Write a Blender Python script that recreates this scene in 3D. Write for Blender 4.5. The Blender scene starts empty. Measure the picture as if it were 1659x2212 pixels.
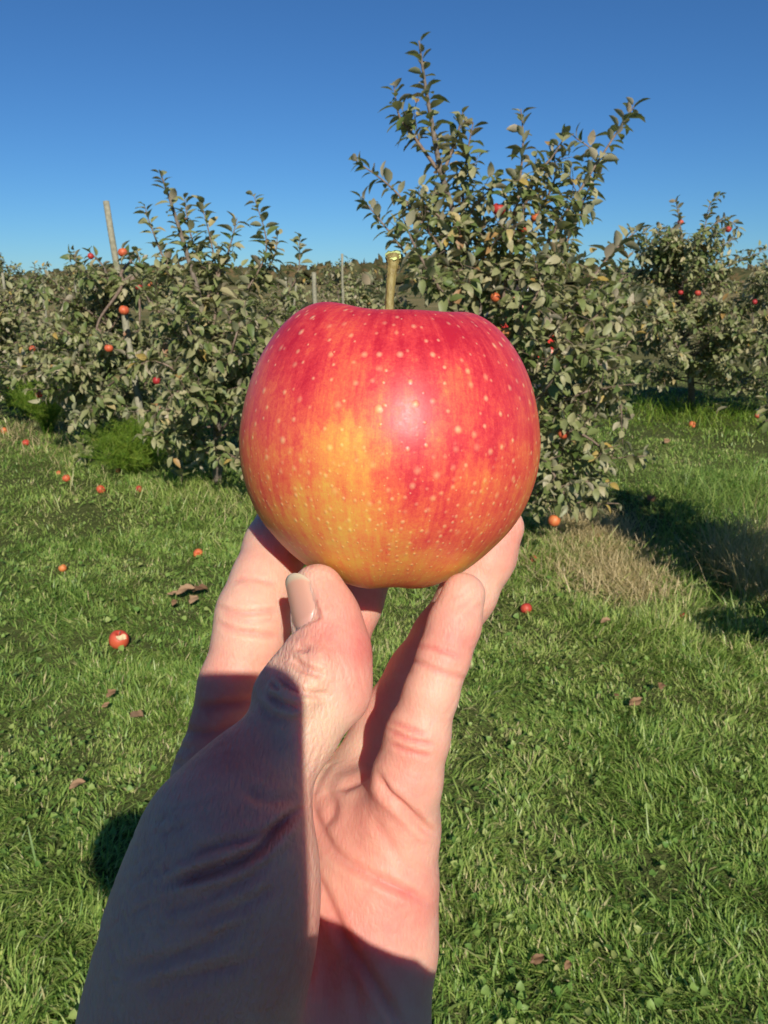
import bpy, math, random
import numpy as np
from mathutils import Vector, Matrix, Quaternion

scene = bpy.context.scene
COL = scene.collection
R = math.radians
random.seed(7)
rng = np.random.default_rng(11)

# ------------------------------------------------------------------ camera, sky, sun, exposure
FPX = 1662.0                      # focal length in units of a 1659 x 2212 picture
CU, CV = 829.5, 1106.0
PITCH = R(16.8)
CAM = np.array([0.0, 0.0, 1.55])
AX = np.array([1.0, 0.0, 0.0])
AF = np.array([0.0, math.cos(PITCH), -math.sin(PITCH)])
AD = np.array([0.0, -math.sin(PITCH), -math.cos(PITCH)])

cd = bpy.data.cameras.new('camera')
cam = bpy.data.objects.new('camera', cd)
COL.objects.link(cam)
cam.location = CAM
cam.rotation_euler = (math.pi / 2 - PITCH, 0, 0)
cd.sensor_fit = 'VERTICAL'
cd.sensor_height = 24.0
cd.lens = 24.0 * FPX / 2212.0
cd.clip_start = 0.004
cd.clip_end = 3000.0
cd.dof.use_dof = True
cd.dof.focus_distance = 0.178
cd.dof.aperture_fstop = 50.0
scene.camera = cam

SUN_DIR = (-0.19 * AX + 0.285 * AD + 1.0 * AF)      # the way the light travels
SUN_DIR = SUN_DIR / np.linalg.norm(SUN_DIR)
SUN_EL = math.asin(-SUN_DIR[2])
TO_SUN = -SUN_DIR
w = bpy.data.worlds.new('World')
scene.world = w
w.use_nodes = True
wn, wl = w.node_tree.nodes, w.node_tree.links
wn.clear()
wo = wn.new('ShaderNodeOutputWorld')
bg = wn.new('ShaderNodeBackground')
sk = wn.new('ShaderNodeTexSky')
sk.sky_type = 'NISHITA'
sk.sun_disc = False
sk.sun_elevation = SUN_EL
sk.sun_rotation = math.atan2(TO_SUN[0], TO_SUN[1])
sk.altitude = 1000
sk.air_density = 1.0
sk.dust_density = 0.0
sk.ozone_density = 6.0
bg.inputs['Strength'].default_value = 0.06
tint = wn.new('ShaderNodeMix')                       # the camera's blue white balance
tint.data_type = 'RGBA'; tint.blend_type = 'MULTIPLY'
tint.inputs[0].default_value = 1.0
tint.inputs[7].default_value = (0.47, 0.77, 1.0, 1.0)
wl.new(sk.outputs[0], tint.inputs[6])
wl.new(tint.outputs[2], bg.inputs[0])
wl.new(bg.outputs[0], wo.inputs[0])

sd = bpy.data.lights.new('sun', 'SUN')
sd.energy = 4.05
sd.angle = R(0.53)
sd.color = (1.0, 0.93, 0.82)
sun = bpy.data.objects.new('sun', sd)
COL.objects.link(sun)
sun.rotation_euler = Vector(SUN_DIR).to_track_quat('-Z', 'Y').to_euler()
sun.location = (0, 0, 30)

scene.view_settings.view_transform = 'Standard'
scene.view_settings.look = 'None'
scene.view_settings.gamma = 1
scene.view_settings.exposure = 0.44
scene.view_settings.use_curve_mapping = False
try:
    scene.cycles.max_bounces = 8
    scene.cycles.transparent_max_bounces = 8
except Exception:
    pass


# ------------------------------------------------------------------ small helpers
def pc(u, v, Z):
    """camera-space point (metres: right, down, depth) on the ray of picture point u, v"""
    return np.array([(u - CU) / FPX * Z, (v - CV) / FPX * Z, Z])


def c2w(p):
    p = np.asarray(p, float)
    return CAM + p[..., 0:1] * AX + p[..., 1:2] * AD + p[..., 2:3] * AF


def w2c(p):
    q = np.asarray(p, float) - CAM
    return np.stack([q @ AX, q @ AD, q @ AF], -1)


def pw(u, v, y):
    """world point on the ray of u, v at world distance y"""
    d = (u - CU) / FPX * AX + (v - CV) / FPX * AD + AF
    return CAM + d * (y / d[1])


def pg(u, v, z=0.0):
    """world point on the ray of u, v at world height z"""
    d = (u - CU) / FPX * AX + (v - CV) / FPX * AD + AF
    return CAM + d * ((z - CAM[2]) / d[2])


def tag(o, label=None, cat=None, group=None, kind=None):
    if label: o['label'] = label
    if cat: o['category'] = cat
    if group: o['group'] = group
    if kind: o['kind'] = kind
    return o


def link(o, parent=None):
    COL.objects.link(o)
    if parent is not None:
        o.parent = parent
    return o


def empty(name, loc, rz=0.0):
    o = bpy.data.objects.new(name, None)
    o.empty_display_size = 0.1
    o.location = loc
    o.rotation_euler = (0, 0, rz)
    return link(o)


def np_mesh(name, verts, faces, smooth=True, mat=None, attrs=None, fmat=None):
    """verts (n,3); faces (m,3) or (m,4) array, or list of such arrays"""
    me = bpy.data.meshes.new(name)
    verts = np.ascontiguousarray(verts, dtype=np.float32)
    if not isinstance(faces, list):
        faces = [faces]
    faces = [np.asarray(f, dtype=np.int32) for f in faces if len(f)]
    loops = np.concatenate([f.ravel() for f in faces])
    sizes = np.concatenate([np.full(len(f), f.shape[1], np.int32) for f in faces])
    starts = np.concatenate([[0], np.cumsum(sizes)[:-1]]).astype(np.int32)
    me.vertices.add(len(verts)); me.vertices.foreach_set('co', verts.ravel())
    me.loops.add(len(loops)); me.loops.foreach_set('vertex_index', loops)
    me.polygons.add(len(sizes)); me.polygons.foreach_set('loop_start', starts)
    me.polygons.foreach_set('loop_total', sizes)
    me.polygons.foreach_set('use_smooth', np.full(len(sizes), bool(smooth)))
    if mat is not None:
        for m in (mat if isinstance(mat, (list, tuple)) else [mat]):
            me.materials.append(m)
    if fmat is not None:
        me.polygons.foreach_set('material_index', np.asarray(fmat, np.int32))
    if attrs:
        for k, a in attrs.items():
            a = np.ascontiguousarray(a, dtype=np.float32)
            if a.ndim == 1:
                at = me.attributes.new(k, 'FLOAT', 'POINT'); at.data.foreach_set('value', a)
            else:
                at = me.attributes.new(k, 'FLOAT_VECTOR', 'POINT'); at.data.foreach_set('vector', a.ravel())
    me.update(calc_edges=True)
    me.validate()
    return me


def mesh_obj(name, verts, faces, mat, parent=None, smooth=True, attrs=None, loc=None, fmat=None):
    me = np_mesh(name, verts, faces, smooth, mat, attrs, fmat)
    o = bpy.data.objects.new(name, me)
    if loc is not None:
        o.location = loc
    return link(o, parent)


class Geo:
    """collects pieces that belong to one mesh"""
    def __init__(s):
        s.v, s.q, s.t, s.a, s.n = [], [], [], [], 0
    def add(s, v, q=None, t=None, a=None):
        v = np.asarray(v, float).reshape(-1, 3)
        if q is not None and len(q): s.q.append(np.asarray(q, int) + s.n)
        if t is not None and len(t): s.t.append(np.asarray(t, int) + s.n)
        s.v.append(v)
        s.a.append(np.full(len(v), 0.0 if a is None else a) if np.isscalar(a) or a is None else np.asarray(a))
        s.n += len(v)
    def obj(s, name, mat, parent=None, smooth=True, attr=None, loc=None):
        f = []
        if s.q: f.append(np.concatenate(s.q))
        if s.t: f.append(np.concatenate(s.t))
        at = {attr: np.concatenate(s.a)} if attr else None
        return mesh_obj(name, np.concatenate(s.v), f, mat, parent, smooth, at, loc)


def tube(pts, rad, n=7, cap=True):
    pts = np.asarray(pts, float); rad = np.broadcast_to(np.asarray(rad, float), (len(pts),))
    tan = np.gradient(pts, axis=0)
    tan /= np.linalg.norm(tan, axis=1)[:, None] + 1e-12
    ref = np.array([0.31, 0.57, 0.12]); vs = []
    for p, t, r in zip(pts, tan, rad):
        a = np.cross(t, ref); a /= np.linalg.norm(a) + 1e-12
        b = np.cross(t, a)
        ang = np.arange(n) / n * 2 * math.pi
        vs.append(p + r * (np.cos(ang)[:, None] * a + np.sin(ang)[:, None] * b))
        ref = np.cross(a, t)
    V = np.concatenate(vs); m = len(pts)
    i = np.arange(m - 1)[:, None] * n + np.arange(n)[None]
    j = np.arange(m - 1)[:, None] * n + (np.arange(n)[None] + 1) % n
    Q = np.stack([i, j, j + n, i + n], -1).reshape(-1, 4)
    T = []
    if cap:
        V = np.concatenate([V, pts[:1], pts[-1:]])
        k = np.arange(n); k2 = (k + 1) % n
        T = np.concatenate([np.stack([k2, k, np.full(n, m * n)], -1),
                            np.stack([k + (m - 1) * n, k2 + (m - 1) * n, np.full(n, m * n + 1)], -1)])
    return V, Q, T


def smooth_path(pts, n=12):
    pts = np.asarray(pts, float)
    P = np.concatenate([[2 * pts[0] - pts[1]], pts, [2 * pts[-1] - pts[-2]]])
    out = []
    for i in range(len(pts) - 1):
        p0, p1, p2, p3 = P[i:i + 4]
        for t in np.linspace(0, 1, n, endpoint=False):
            out.append(0.5 * (2 * p1 + (p2 - p0) * t + (2 * p0 - 5 * p1 + 4 * p2 - p3) * t * t + (3 * p1 - p0 - 3 * p2 + p3) * t ** 3))
    out.append(pts[-1])
    return np.array(out)


# ------------------------------------------------------------------ materials
def new_mat(name):
    m = bpy.data.materials.new(name)
    m.use_nodes = True
    nt = m.node_tree
    b = nt.nodes['Principled BSDF']
    return m, nt, b


def nd(nt, typ, **kw):
    n = nt.nodes.new(typ)
    for k, v in kw.items():
        if hasattr(n, k):
            setattr(n, k, v)
        else:
            n.inputs[k.replace('_', ' ')].default_value = v
    return n


def ramp(nt, src, stops):
    r = nt.nodes.new('ShaderNodeValToRGB')
    cr = r.color_ramp
    while len(cr.elements) < len(stops):
        cr.elements.new(0.5)
    for e, (p, c) in zip(cr.elements, stops):
        e.position = p
        e.color = (*c, 1) if len(c) == 3 else c
    nt.links.new(src, r.inputs[0])
    return r.outputs[0]


def mix(nt, fac, a, b, mode='MIX'):
    m = nt.nodes.new('ShaderNodeMix')
    m.data_type = 'RGBA'; m.blend_type = mode
    for s, i in ((fac, 0), (a, 6), (b, 7)):
        if isinstance(s, (int, float)):
            m.inputs[i].default_value = s
        elif isinstance(s, tuple):
            m.inputs[i].default_value = (*s, 1)
        else:
            nt.links.new(s, m.inputs[i])
    return m.outputs[2]


def mth(nt, op, a, b=None, c=None, clamp=False):
    m = nt.nodes.new('ShaderNodeMath'); m.operation = op; m.use_clamp = clamp
    for i, s in enumerate((a, b, c)):
        if s is None: continue
        if isinstance(s, (int, float)): m.inputs[i].default_value = s
        else: nt.links.new(s, m.inputs[i])
    return m.outputs[0]


def noise(nt, vec, scale, detail=3.0, rough=0.55, dist=0.0):
    n = nt.nodes.new('ShaderNodeTexNoise')
    n.inputs['Scale'].default_value = scale
    n.inputs['Detail'].default_value = detail
    n.inputs['Roughness'].default_value = rough
    n.inputs['Distortion'].default_value = dist
    if vec is not None: nt.links.new(vec, n.inputs['Vector'])
    return n.outputs[0]


def objco(nt):
    return nt.nodes.new('ShaderNodeTexCoord').outputs['Object']


def mapping(nt, vec, scale=(1, 1, 1), rot=(0, 0, 0), loc=(0, 0, 0)):
    m = nt.nodes.new('ShaderNodeMapping')
    m.inputs['Scale'].default_value = scale
    m.inputs['Rotation'].default_value = rot
    m.inputs['Location'].default_value = loc
    nt.links.new(vec, m.inputs['Vector'])
    return m.outputs[0]


def bump(nt, h, dist, strength=1.0, prev=None):
    b = nt.nodes.new('ShaderNodeBump')
    b.inputs['Strength'].default_value = strength
    b.inputs['Distance'].default_value = dist
    nt.links.new(h, b.inputs['Height'])
    if prev is not None: nt.links.new(prev, b.inputs['Normal'])
    return b.outputs[0]


def attr(nt, name):
    a = nt.nodes.new('ShaderNodeAttribute'); a.attribute_name = name
    return a


def mat_simple(name, c1, c2, scale=20, rough=0.8, bumpd=0.0, spec=0.3):
    m, nt, b = new_mat(name)
    n = noise(nt, objco(nt), scale, 4)
    nt.links.new(ramp(nt, n, [(0.3, c1), (0.7, c2)]), b.inputs['Base Color'])
    b.inputs['Roughness'].default_value = rough
    b.inputs['Specular IOR Level'].default_value = spec
    if bumpd:
        nt.links.new(bump(nt, n, bumpd), b.inputs['Normal'])
    return m


def leafy(name, source, upper, under=None, transl=0.3, rough=0.5, spec=0.4):
    """two-sided thin leaf; upper / under are ramps over a per-leaf random number"""
    m, nt, b = new_mat(name)
    if source == 'object':
        s = nt.nodes.new('ShaderNodeObjectInfo').outputs['Random']
    else:
        s = attr(nt, source).outputs['Fac']
    col = ramp(nt, s, upper)
    if under:
        cu = ramp(nt, s, under)
        g = nt.nodes.new('ShaderNodeNewGeometry')
        col = mix(nt, g.outputs['Backfacing'], col, cu)
    v = noise(nt, objco(nt), 60, 2)
    col = mix(nt, 1.0, col, ramp(nt, v, [(0.25, (0.78, 0.78, 0.78)), (0.75, (1.15, 1.15, 1.1))]), 'MULTIPLY')
    nt.links.new(col, b.inputs['Base Color'])
    b.inputs['Roughness'].default_value = rough
    b.inputs['Specular IOR Level'].default_value = spec
    t = nt.nodes.new('ShaderNodeBsdfTranslucent')
    nt.links.new(mix(nt, 1.0, col, (1.0, 1.25, 0.55), 'MULTIPLY'), t.inputs['Color'])
    ms = nt.nodes.new('ShaderNodeMixShader')
    ms.inputs[0].default_value = transl
    nt.links.new(b.outputs[0], ms.inputs[1]); nt.links.new(t.outputs[0], ms.inputs[2])
    nt.links.new(ms.outputs[0], nt.nodes['Material Output'].inputs['Surface'])
    return m


LEAF_UP = [(0.0, (0.095, 0.14, 0.035)), (0.30, (0.185, 0.22, 0.075)), (0.75, (0.325, 0.315, 0.16)), (0.955, (0.38, 0.335, 0.19)), (0.985, (0.46, 0.32, 0.08)), (1.0, (0.33, 0.17, 0.09))]
LEAF_UN = [(0.0, (0.30, 0.31, 0.185)), (0.5, (0.42, 0.39, 0.26)), (0.95, (0.46, 0.385, 0.29)), (1.0, (0.40, 0.29, 0.17))]
M = {}
M['leaf'] = leafy('apple leaf', 'object', LEAF_UP, LEAF_UN, 0.22, 0.5)
M['foliage'] = leafy('apple foliage', 'tone', LEAF_UP, LEAF_UN, 0.22, 0.5)
M['grass'] = leafy('grass blades', 'tone', [(0.0, (0.11, 0.225, 0.04)), (0.35, (0.27, 0.40, 0.085)), (0.7, (0.47, 0.54, 0.16)), (0.86, (0.56, 0.53, 0.24)), (1.0, (0.70, 0.57, 0.34))], None, 0.38, 0.42, 0.4)
M['clover'] = leafy('clover leaves', 'tone', [(0.0, (0.12, 0.24, 0.045)), (0.7, (0.25, 0.36, 0.085)), (1.0, (0.40, 0.44, 0.15))], None, 0.3, 0.5)
M['straw'] = leafy('dry grass', 'tone', [(0.0, (0.17, 0.19, 0.065)), (0.4, (0.46, 0.36, 0.17)), (1.0, (0.70, 0.56, 0.34))], None, 0.3, 0.6)
M['weed'] = leafy('feathery weed', 'tone', [(0.0, (0.09, 0.19, 0.015)), (0.6, (0.19, 0.30, 0.025)), (1.0, (0.33, 0.38, 0.06))], None, 0.35, 0.6)
M['bark'] = mat_simple('apple bark', (0.10, 0.075, 0.055), (0.24, 0.20, 0.165), 45, 0.9, 0.006)
M['twig'] = mat_simple('twig bark', (0.14, 0.09, 0.065), (0.28, 0.21, 0.16), 60, 0.75)
M['post'] = mat_simple('weathered post', (0.20, 0.19, 0.13), (0.34, 0.32, 0.23), 30, 0.9, 0.004)
M['dryleaf'] = leafy('dry leaf', 'object', [(0.0, (0.17, 0.085, 0.045)), (0.5, (0.30, 0.17, 0.09)), (1.0, (0.42, 0.27, 0.16))], None, 0.2, 0.7)


def ground_mat():
    m, nt, b = new_mat('orchard ground')
    co = objco(nt)
    n1 = noise(nt, co, 0.9, 5)
    n2 = noise(nt, co, 14, 5, 0.7)
    near = mix(nt, n2, (0.05, 0.072, 0.02), (0.115, 0.125, 0.048))
    far = ramp(nt, noise(nt, co, 0.06, 4), [(0.35, (0.11, 0.12, 0.045)), (0.5, (0.19, 0.165, 0.075)), (0.65, (0.30, 0.23, 0.12))])
    sep = nt.nodes.new('ShaderNodeSeparateXYZ'); nt.links.new(co, sep.inputs[0])
    f = mth(nt, 'MULTIPLY_ADD', sep.outputs[1], 1 / 14.0, -0.75, clamp=True)
    col = mix(nt, f, near, far)
    col = mix(nt, 1.0, col, ramp(nt, n1, [(0.3, (0.75, 0.78, 0.7)), (0.7, (1.2, 1.15, 1.1))]), 'MULTIPLY')
    nt.links.new(col, b.inputs['Base Color'])
    b.inputs['Roughness'].default_value = 1.0
    b.inputs['Specular IOR Level'].default_value = 0.05
    nt.links.new(bump(nt, n2, 0.03), b.inputs['Normal'])
    return m


def apple_mat(name, big=True):
    m, nt, b = new_mat(name)
    co = objco(nt)
    if big:
        bl = attr(nt, 'blush').outputs['Fac']              # 0 crimson .. 1 yellow
        st = attr(nt, 'streak').outputs['Vector']          # meridian coordinates, wrapped
        s1 = noise(nt, mapping(nt, st, (7, 7, 1.2)), 2.0, 4, 0.6, 0.25)
        s2 = noise(nt, mapping(nt, st, (26, 26, 3.0)), 2.0, 3, 0.6, 0.2)
        s3 = noise(nt, co, 900, 4, 0.75)
        s4 = noise(nt, co, 2300, 2, 0.6)
        v = mth(nt, 'ADD', bl, mth(nt, 'MULTIPLY', mth(nt, 'SUBTRACT', s1, 0.5), 0.72))
        v = mth(nt, 'ADD', v, mth(nt, 'MULTIPLY', mth(nt, 'SUBTRACT', s2, 0.5), 0.22))
        v = mth(nt, 'ADD', v, mth(nt, 'MULTIPLY', mth(nt, 'SUBTRACT', s3, 0.5), 0.5))
        s5 = noise(nt, co, 130, 4, 0.6, 0.4)
        v = mth(nt, 'ADD', v, mth(nt, 'MULTIPLY', mth(nt, 'SUBTRACT', s5, 0.5), 0.62))
        v = mth(nt, 'ADD', v, mth(nt, 'MULTIPLY', mth(nt, 'SUBTRACT', s4, 0.5), 0.34))
        col = ramp(nt, v, [(0.0, (0.46, 0.014, 0.032)), (0.25, (0.61, 0.045, 0.05)), (0.48, (0.71, 0.12, 0.06)), (0.7, (0.73, 0.24, 0.065)), (0.95, (0.70, 0.385, 0.07))])
        # lenticels: pale corky dots, dense and small towards the calyx
        hz = attr(nt, 'height').outputs['Fac']
        dv = attr(nt, 'dots').outputs['Vector']
        wob = nt.nodes.new('ShaderNodeTexNoise'); wob.inputs['Scale'].default_value = 180; nt.links.new(dv, wob.inputs['Vector'])
        out = None
        for sc, r0, r1, lo in ((215.0, 0.09, 0.25, False), (360.0, 0.08, 0.27, True)):
            vo = nt.nodes.new('ShaderNodeTexVoronoi')
            vo.feature = 'F1'; vo.voronoi_dimensions = '2D'
            vo.inputs['Scale'].default_value = sc
            vo.inputs['Randomness'].default_value = 0.9
            nt.links.new(dv, vo.inputs['Vector'])
            sepc = nt.nodes.new('ShaderNodeSeparateColor'); nt.links.new(vo.outputs['Color'], sepc.inputs[0])
            rr = mth(nt, 'MULTIPLY_ADD', sepc.outputs[0], r1 - r0, r0)
            d = mth(nt, 'SUBTRACT', 1.0, mth(nt, 'DIVIDE', vo.outputs['Distance'], rr), clamp=True)
            d = mth(nt, 'MULTIPLY', mth(nt, 'POWER', d, 1.1), 1.25, clamp=True)
            gate = mth(nt, 'MULTIPLY_ADD', hz, -2.0 if lo else 1.2, 0.2 if lo else 1.1, clamp=True)
            keep = mth(nt, 'GREATER_THAN', sepc.outputs[1], 0.12)
            d = mth(nt, 'MULTIPLY', mth(nt, 'MULTIPLY', d, gate), mth(nt, 'MULTIPLY', keep, mth(nt, 'MULTIPLY_ADD', sepc.outputs[2], 0.6, 0.4)))
            out = d if out is None else mth(nt, 'MAXIMUM', out, d)
        lc = mix(nt, v, (0.82, 0.43, 0.27), (0.83, 0.63, 0.18))
        col = mix(nt, mth(nt, 'MULTIPLY', out, 0.7), col, lc)
        bu = bump(nt, out, 0.00018, 0.6)
        bu = bump(nt, noise(nt, co, 420, 3, 0.6), 0.00012, 0.35, bu)
        nt.links.new(bu, b.inputs['Normal'])
        nt.links.new(mth(nt, 'MULTIPLY_ADD', s3, 0.28, 0.29), b.inputs['Roughness'])
        b.inputs['Subsurface Weight'].default_value = 0.12
        b.inputs['Subsurface Radius'].default_value = (1.0, 0.35, 0.12)
        b.inputs['Subsurface Scale'].default_value = 0.003
    else:
        r = nt.nodes.new('ShaderNodeObjectInfo').outputs['Random']
        s1 = noise(nt, mapping(nt, co, (2.4, 2.4, 0.7)), 1.0, 4)
        v = mth(nt, 'ADD', mth(nt, 'MULTIPLY', r, 0.5), mth(nt, 'MULTIPLY', s1, 0.55))
        col = ramp(nt, v, [(0.2, (0.26, 0.012, 0.02)), (0.45, (0.44, 0.035, 0.03)), (0.66, (0.58, 0.13, 0.045)), (0.9, (0.62, 0.32, 0.08))])
        br_ = noise(nt, mapping(nt, co, (1.3, 1.3, 1.3), (0, 0, 0), (3, 1, 2)), 1.0, 3)
        col = mix(nt, mth(nt, 'MULTIPLY_ADD', br_, 9.0, -5.4, clamp=True), col, (0.20, 0.085, 0.035))
        b.inputs['Roughness'].default_value = 0.5
    nt.links.new(col, b.inputs['Base Color'])
    b.inputs['Specular IOR Level'].default_value = 0.4
    return m


def skin_mat():
    m, nt, b = new_mat('skin')
    co = objco(nt)
    fl = attr(nt, 'flush').outputs['Fac']
    sh = attr(nt, 'back').outputs['Fac']
    n1 = noise(nt, co, 75, 4, 0.6)
    n2 = noise(nt, co, 420, 3, 0.6)
    f = mth(nt, 'ADD', fl, mth(nt, 'MULTIPLY', mth(nt, 'SUBTRACT', n1, 0.5), 0.7))
    f = mth(nt, 'ADD', f, mth(nt, 'MULTIPLY', mth(nt, 'SUBTRACT', n2, 0.5), 0.25))
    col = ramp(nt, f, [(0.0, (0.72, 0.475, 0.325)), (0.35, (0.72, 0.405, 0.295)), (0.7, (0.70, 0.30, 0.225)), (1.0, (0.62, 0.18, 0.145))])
    nt.links.new(col, b.inputs['Base Color'])
    b.inputs['Subsurface Weight'].default_value = 0.6
    b.inputs['Subsurface Radius'].default_value = (1.0, 0.28, 0.14)
    b.inputs['Subsurface Scale'].default_value = 0.0065
    b.inputs['Roughness'].default_value = 0.54
    b.inputs['Specular IOR Level'].default_value = 0.36
    # fine skin grain: crossed furrows plus pores; stronger on the back of the hand
    def furrow(rot, sc):
        mp = mapping(nt, co, (sc * 1.0, sc * 0.28, sc * 0.5), (0.3, 0.2, rot))
        vo = nt.nodes.new('ShaderNodeTexVoronoi'); vo.feature = 'DISTANCE_TO_EDGE'
        vo.inputs['Scale'].default_value = 1.0
        nt.links.new(mp, vo.inputs['Vector'])
        return mth(nt, 'MULTIPLY', vo.outputs['Distance'], 3.0, clamp=True)
    h = mth(nt, 'ADD', furrow(R(35), 900), furrow(R(-40), 1050))
    h = mth(nt, 'MULTIPLY', h, mth(nt, 'MULTIPLY_ADD', sh, 0.75, 0.22))
    bu = bump(nt, h, 0.00022, 0.8)
    bu = bump(nt, n2, 0.0003, 0.5, bu)
    nt.links.new(bu, b.inputs['Normal'])
    return m


def nail_mat():
    m, nt, b = new_mat('fingernail')
    t = attr(nt, 'along').outputs['Fac']
    col = ramp(nt, t, [(0.0, (0.60, 0.33, 0.27)), (0.16, (0.56, 0.285, 0.21)), (0.84, (0.57, 0.30, 0.205)), (0.90, (0.52, 0.40, 0.27)), (1.0, (0.56, 0.46, 0.33))])
    nt.links.new(col, b.inputs['Base Color'])
    b.inputs['Roughness'].default_value = 0.42
    b.inputs['Subsurface Weight'].default_value = 0.3
    b.inputs['Subsurface Radius'].default_value = (1.0, 0.3, 0.15)
    b.inputs['Subsurface Scale'].default_value = 0.002
    b.inputs['Coat Weight'].default_value = 0.15
    g = attr(nt, 'across').outputs['Fac']
    wv = noise(nt, mapping(nt, objco(nt), (1, 1, 1)), 500, 2)
    nt.links.new(bump(nt, wv, 0.00008, 0.4), b.inputs['Normal'])
    return m


M['ground'] = ground_mat()
M['hero'] = apple_mat('hero apple skin', True)
M['apple'] = apple_mat('orchard apple skin', False)
M['flesh'] = mat_simple('apple flesh', (0.55, 0.42, 0.22), (0.68, 0.57, 0.36), 60, 0.7)
M['skin'] = skin_mat()
M['nail'] = nail_mat()


# ------------------------------------------------------------------ smooth solids (rounded limbs grown into one skin)
def roundcone(P, a, b, r1, r2):
    ba = b - a; l2 = float(ba @ ba)
    pa = P - a
    if l2 < 1e-12 or abs(r1 - r2) ** 2 >= l2:
        return np.linalg.norm(pa, axis=-1) - max(r1, r2)
    rr = r1 - r2; a2 = l2 - rr * rr; il2 = 1.0 / l2
    y = pa @ ba; z = y - l2
    t = pa * l2 - y[..., None] * ba
    x2 = np.einsum('...i,...i->...', t, t); y2 = y * y * l2; z2 = z * z * l2
    k = np.sign(rr) * rr * rr * x2
    out = (np.sqrt(x2 * a2 * il2) + y * rr) * il2 - r1
    c1 = np.sign(z) * a2 * z2 > k
    c2 = np.sign(y) * a2 * y2 < k
    out = np.where(c2, np.sqrt(x2 + y2) * il2 - r1, out)
    return np.where(c1, np.sqrt(x2 + z2) * il2 - r2, out)


def smin(a, b, k):
    h = np.maximum(k - np.abs(a - b), 0.0) / k
    return np.minimum(a, b) - h * h * k * 0.25


def chain(pts, rad):
    pts = [np.asarray(p, float) for p in pts]
    return [(pts[i], pts[i + 1], rad[i], rad[i + 1]) for i in range(len(pts) - 1)]


def grow(groups, lo, hi, h):
    """groups: list of (prims, k_inside, k_to_the_rest, scale) -> verts, quads of the blended surface"""
    lo = np.asarray(lo, float); hi = np.asarray(hi, float)
    n = np.ceil((hi - lo) / h).astype(int) + 1
    ax = [lo[i] + h * np.arange(n[i]) for i in range(3)]
    G = np.full(n, 1e3, np.float32)
    for prims, kin, kout in groups:
        m = 1.2 * max(kin, kout) + 2 * h
        glo = np.min([np.minimum(p[0] - p[2], p[1] - p[3]) for p in prims], 0)
        ghi = np.max([np.maximum(p[0] + p[2], p[1] + p[3]) for p in prims], 0)
        glo = np.minimum(glo, np.min([np.minimum(p[0] - max(p[2], p[3]), p[1] - max(p[2], p[3])) for p in prims], 0)) - m
        ghi = np.maximum(ghi, np.max([np.maximum(p[0] + max(p[2], p[3]), p[1] + max(p[2], p[3])) for p in prims], 0)) + m
        i0 = np.clip(np.floor((glo - lo) / h).astype(int), 0, n - 1)
        i1 = np.clip(np.ceil((ghi - lo) / h).astype(int) + 1, 1, n)
        if np.any(i1 <= i0): continue
        L = np.full(i1 - i0, 1e3, np.float32)
        for a, b, r1, r2 in prims:
            rm = max(r1, r2) + m
            p0 = np.clip(np.floor((np.minimum(a, b) - rm - lo) / h).astype(int), i0, i1 - 1)
            p1 = np.clip(np.ceil((np.maximum(a, b) + rm - lo) / h).astype(int) + 1, i0 + 1, i1)
            X, Y, Z = np.meshgrid(ax[0][p0[0]:p1[0]], ax[1][p0[1]:p1[1]], ax[2][p0[2]:p1[2]], indexing='ij')
            d = roundcone(np.stack([X, Y, Z], -1), a, b, r1, r2).astype(np.float32)
            s = tuple(slice(p0[q] - i0[q], p1[q] - i0[q]) for q in range(3))
            L[s] = smin(L[s], d, kin)
        s = tuple(slice(i0[q], i1[q]) for q in range(3))
        G[s] = smin(G[s], L, kout)
    for a in range(3):                               # close at the borders
        for e in (0, -1):
            s = [slice(None)] * 3; s[a] = e
            G[tuple(s)] = np.maximum(G[tuple(s)], 0.2 * h)
    # surface nets
    ins = G < 0
    c = [ins[i:n[0] - 1 + i, j:n[1] - 1 + j, k:n[2] - 1 + k] for i in (0, 1) for j in (0, 1) for k in (0, 1)]
    cnt = sum(x.astype(np.int8) for x in c)
    cell = (cnt > 0) & (cnt < 8)
    idx = np.full(cell.shape, -1, np.int32)
    ci = np.argwhere(cell); idx[cell] = np.arange(len(ci))
    acc = np.zeros((len(ci), 3)); num = np.zeros(len(ci))
    corners = [(i, j, k) for i in (0, 1) for j in (0, 1) for k in (0, 1)]
    val = {q: G[ci[:, 0] + q[0], ci[:, 1] + q[1], ci[:, 2] + q[2]].astype(float) for q in corners}
    for q in corners:
        for a in range(3):
            if q[a] == 0:
                q2 = list(q); q2[a] = 1; q2 = tuple(q2)
                va, vb = val[q], val[q2]
                cr = (va < 0) != (vb < 0)
                t = np.where(cr, va / np.where(cr, va - vb, 1), 0)
                for b in range(3):
                    acc[:, b] += np.where(cr, (q[b] + (t if b == a else 0.0)), 0)
                num += cr
    V = lo + h * (ci + acc / num[:, None])
    quads = []
    for a in range(3):
        b, c_ = (a + 1) % 3, (a + 2) % 3
        s0 = [slice(1, n[q] - 1) for q in range(3)]; s0[a] = slice(0, n[a] - 1)
        s1 = list(s0); s1[a] = slice(1, n[a])
        A, B = ins[tuple(s0)], ins[tuple(s1)]
        e = np.argwhere(A != B)
        flip = A[tuple(e.T)]
        base = e + np.array([0 if q == a else 1 for q in range(3)])
        db = np.zeros(3, int); db[b] = -1
        dc = np.zeros(3, int); dc[c_] = -1
        g = lambda o: idx[tuple((base + o).T)]
        Q = np.stack([g(0), g(db), g(db + dc), g(dc)], -1)
        Q = np.where(flip[:, None], Q[:, ::-1], Q)
        quads.append(Q)
    Q = np.concatenate(quads)
    Q = Q[(Q >= 0).all(1)][:, ::-1]
    return V, Q


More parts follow.
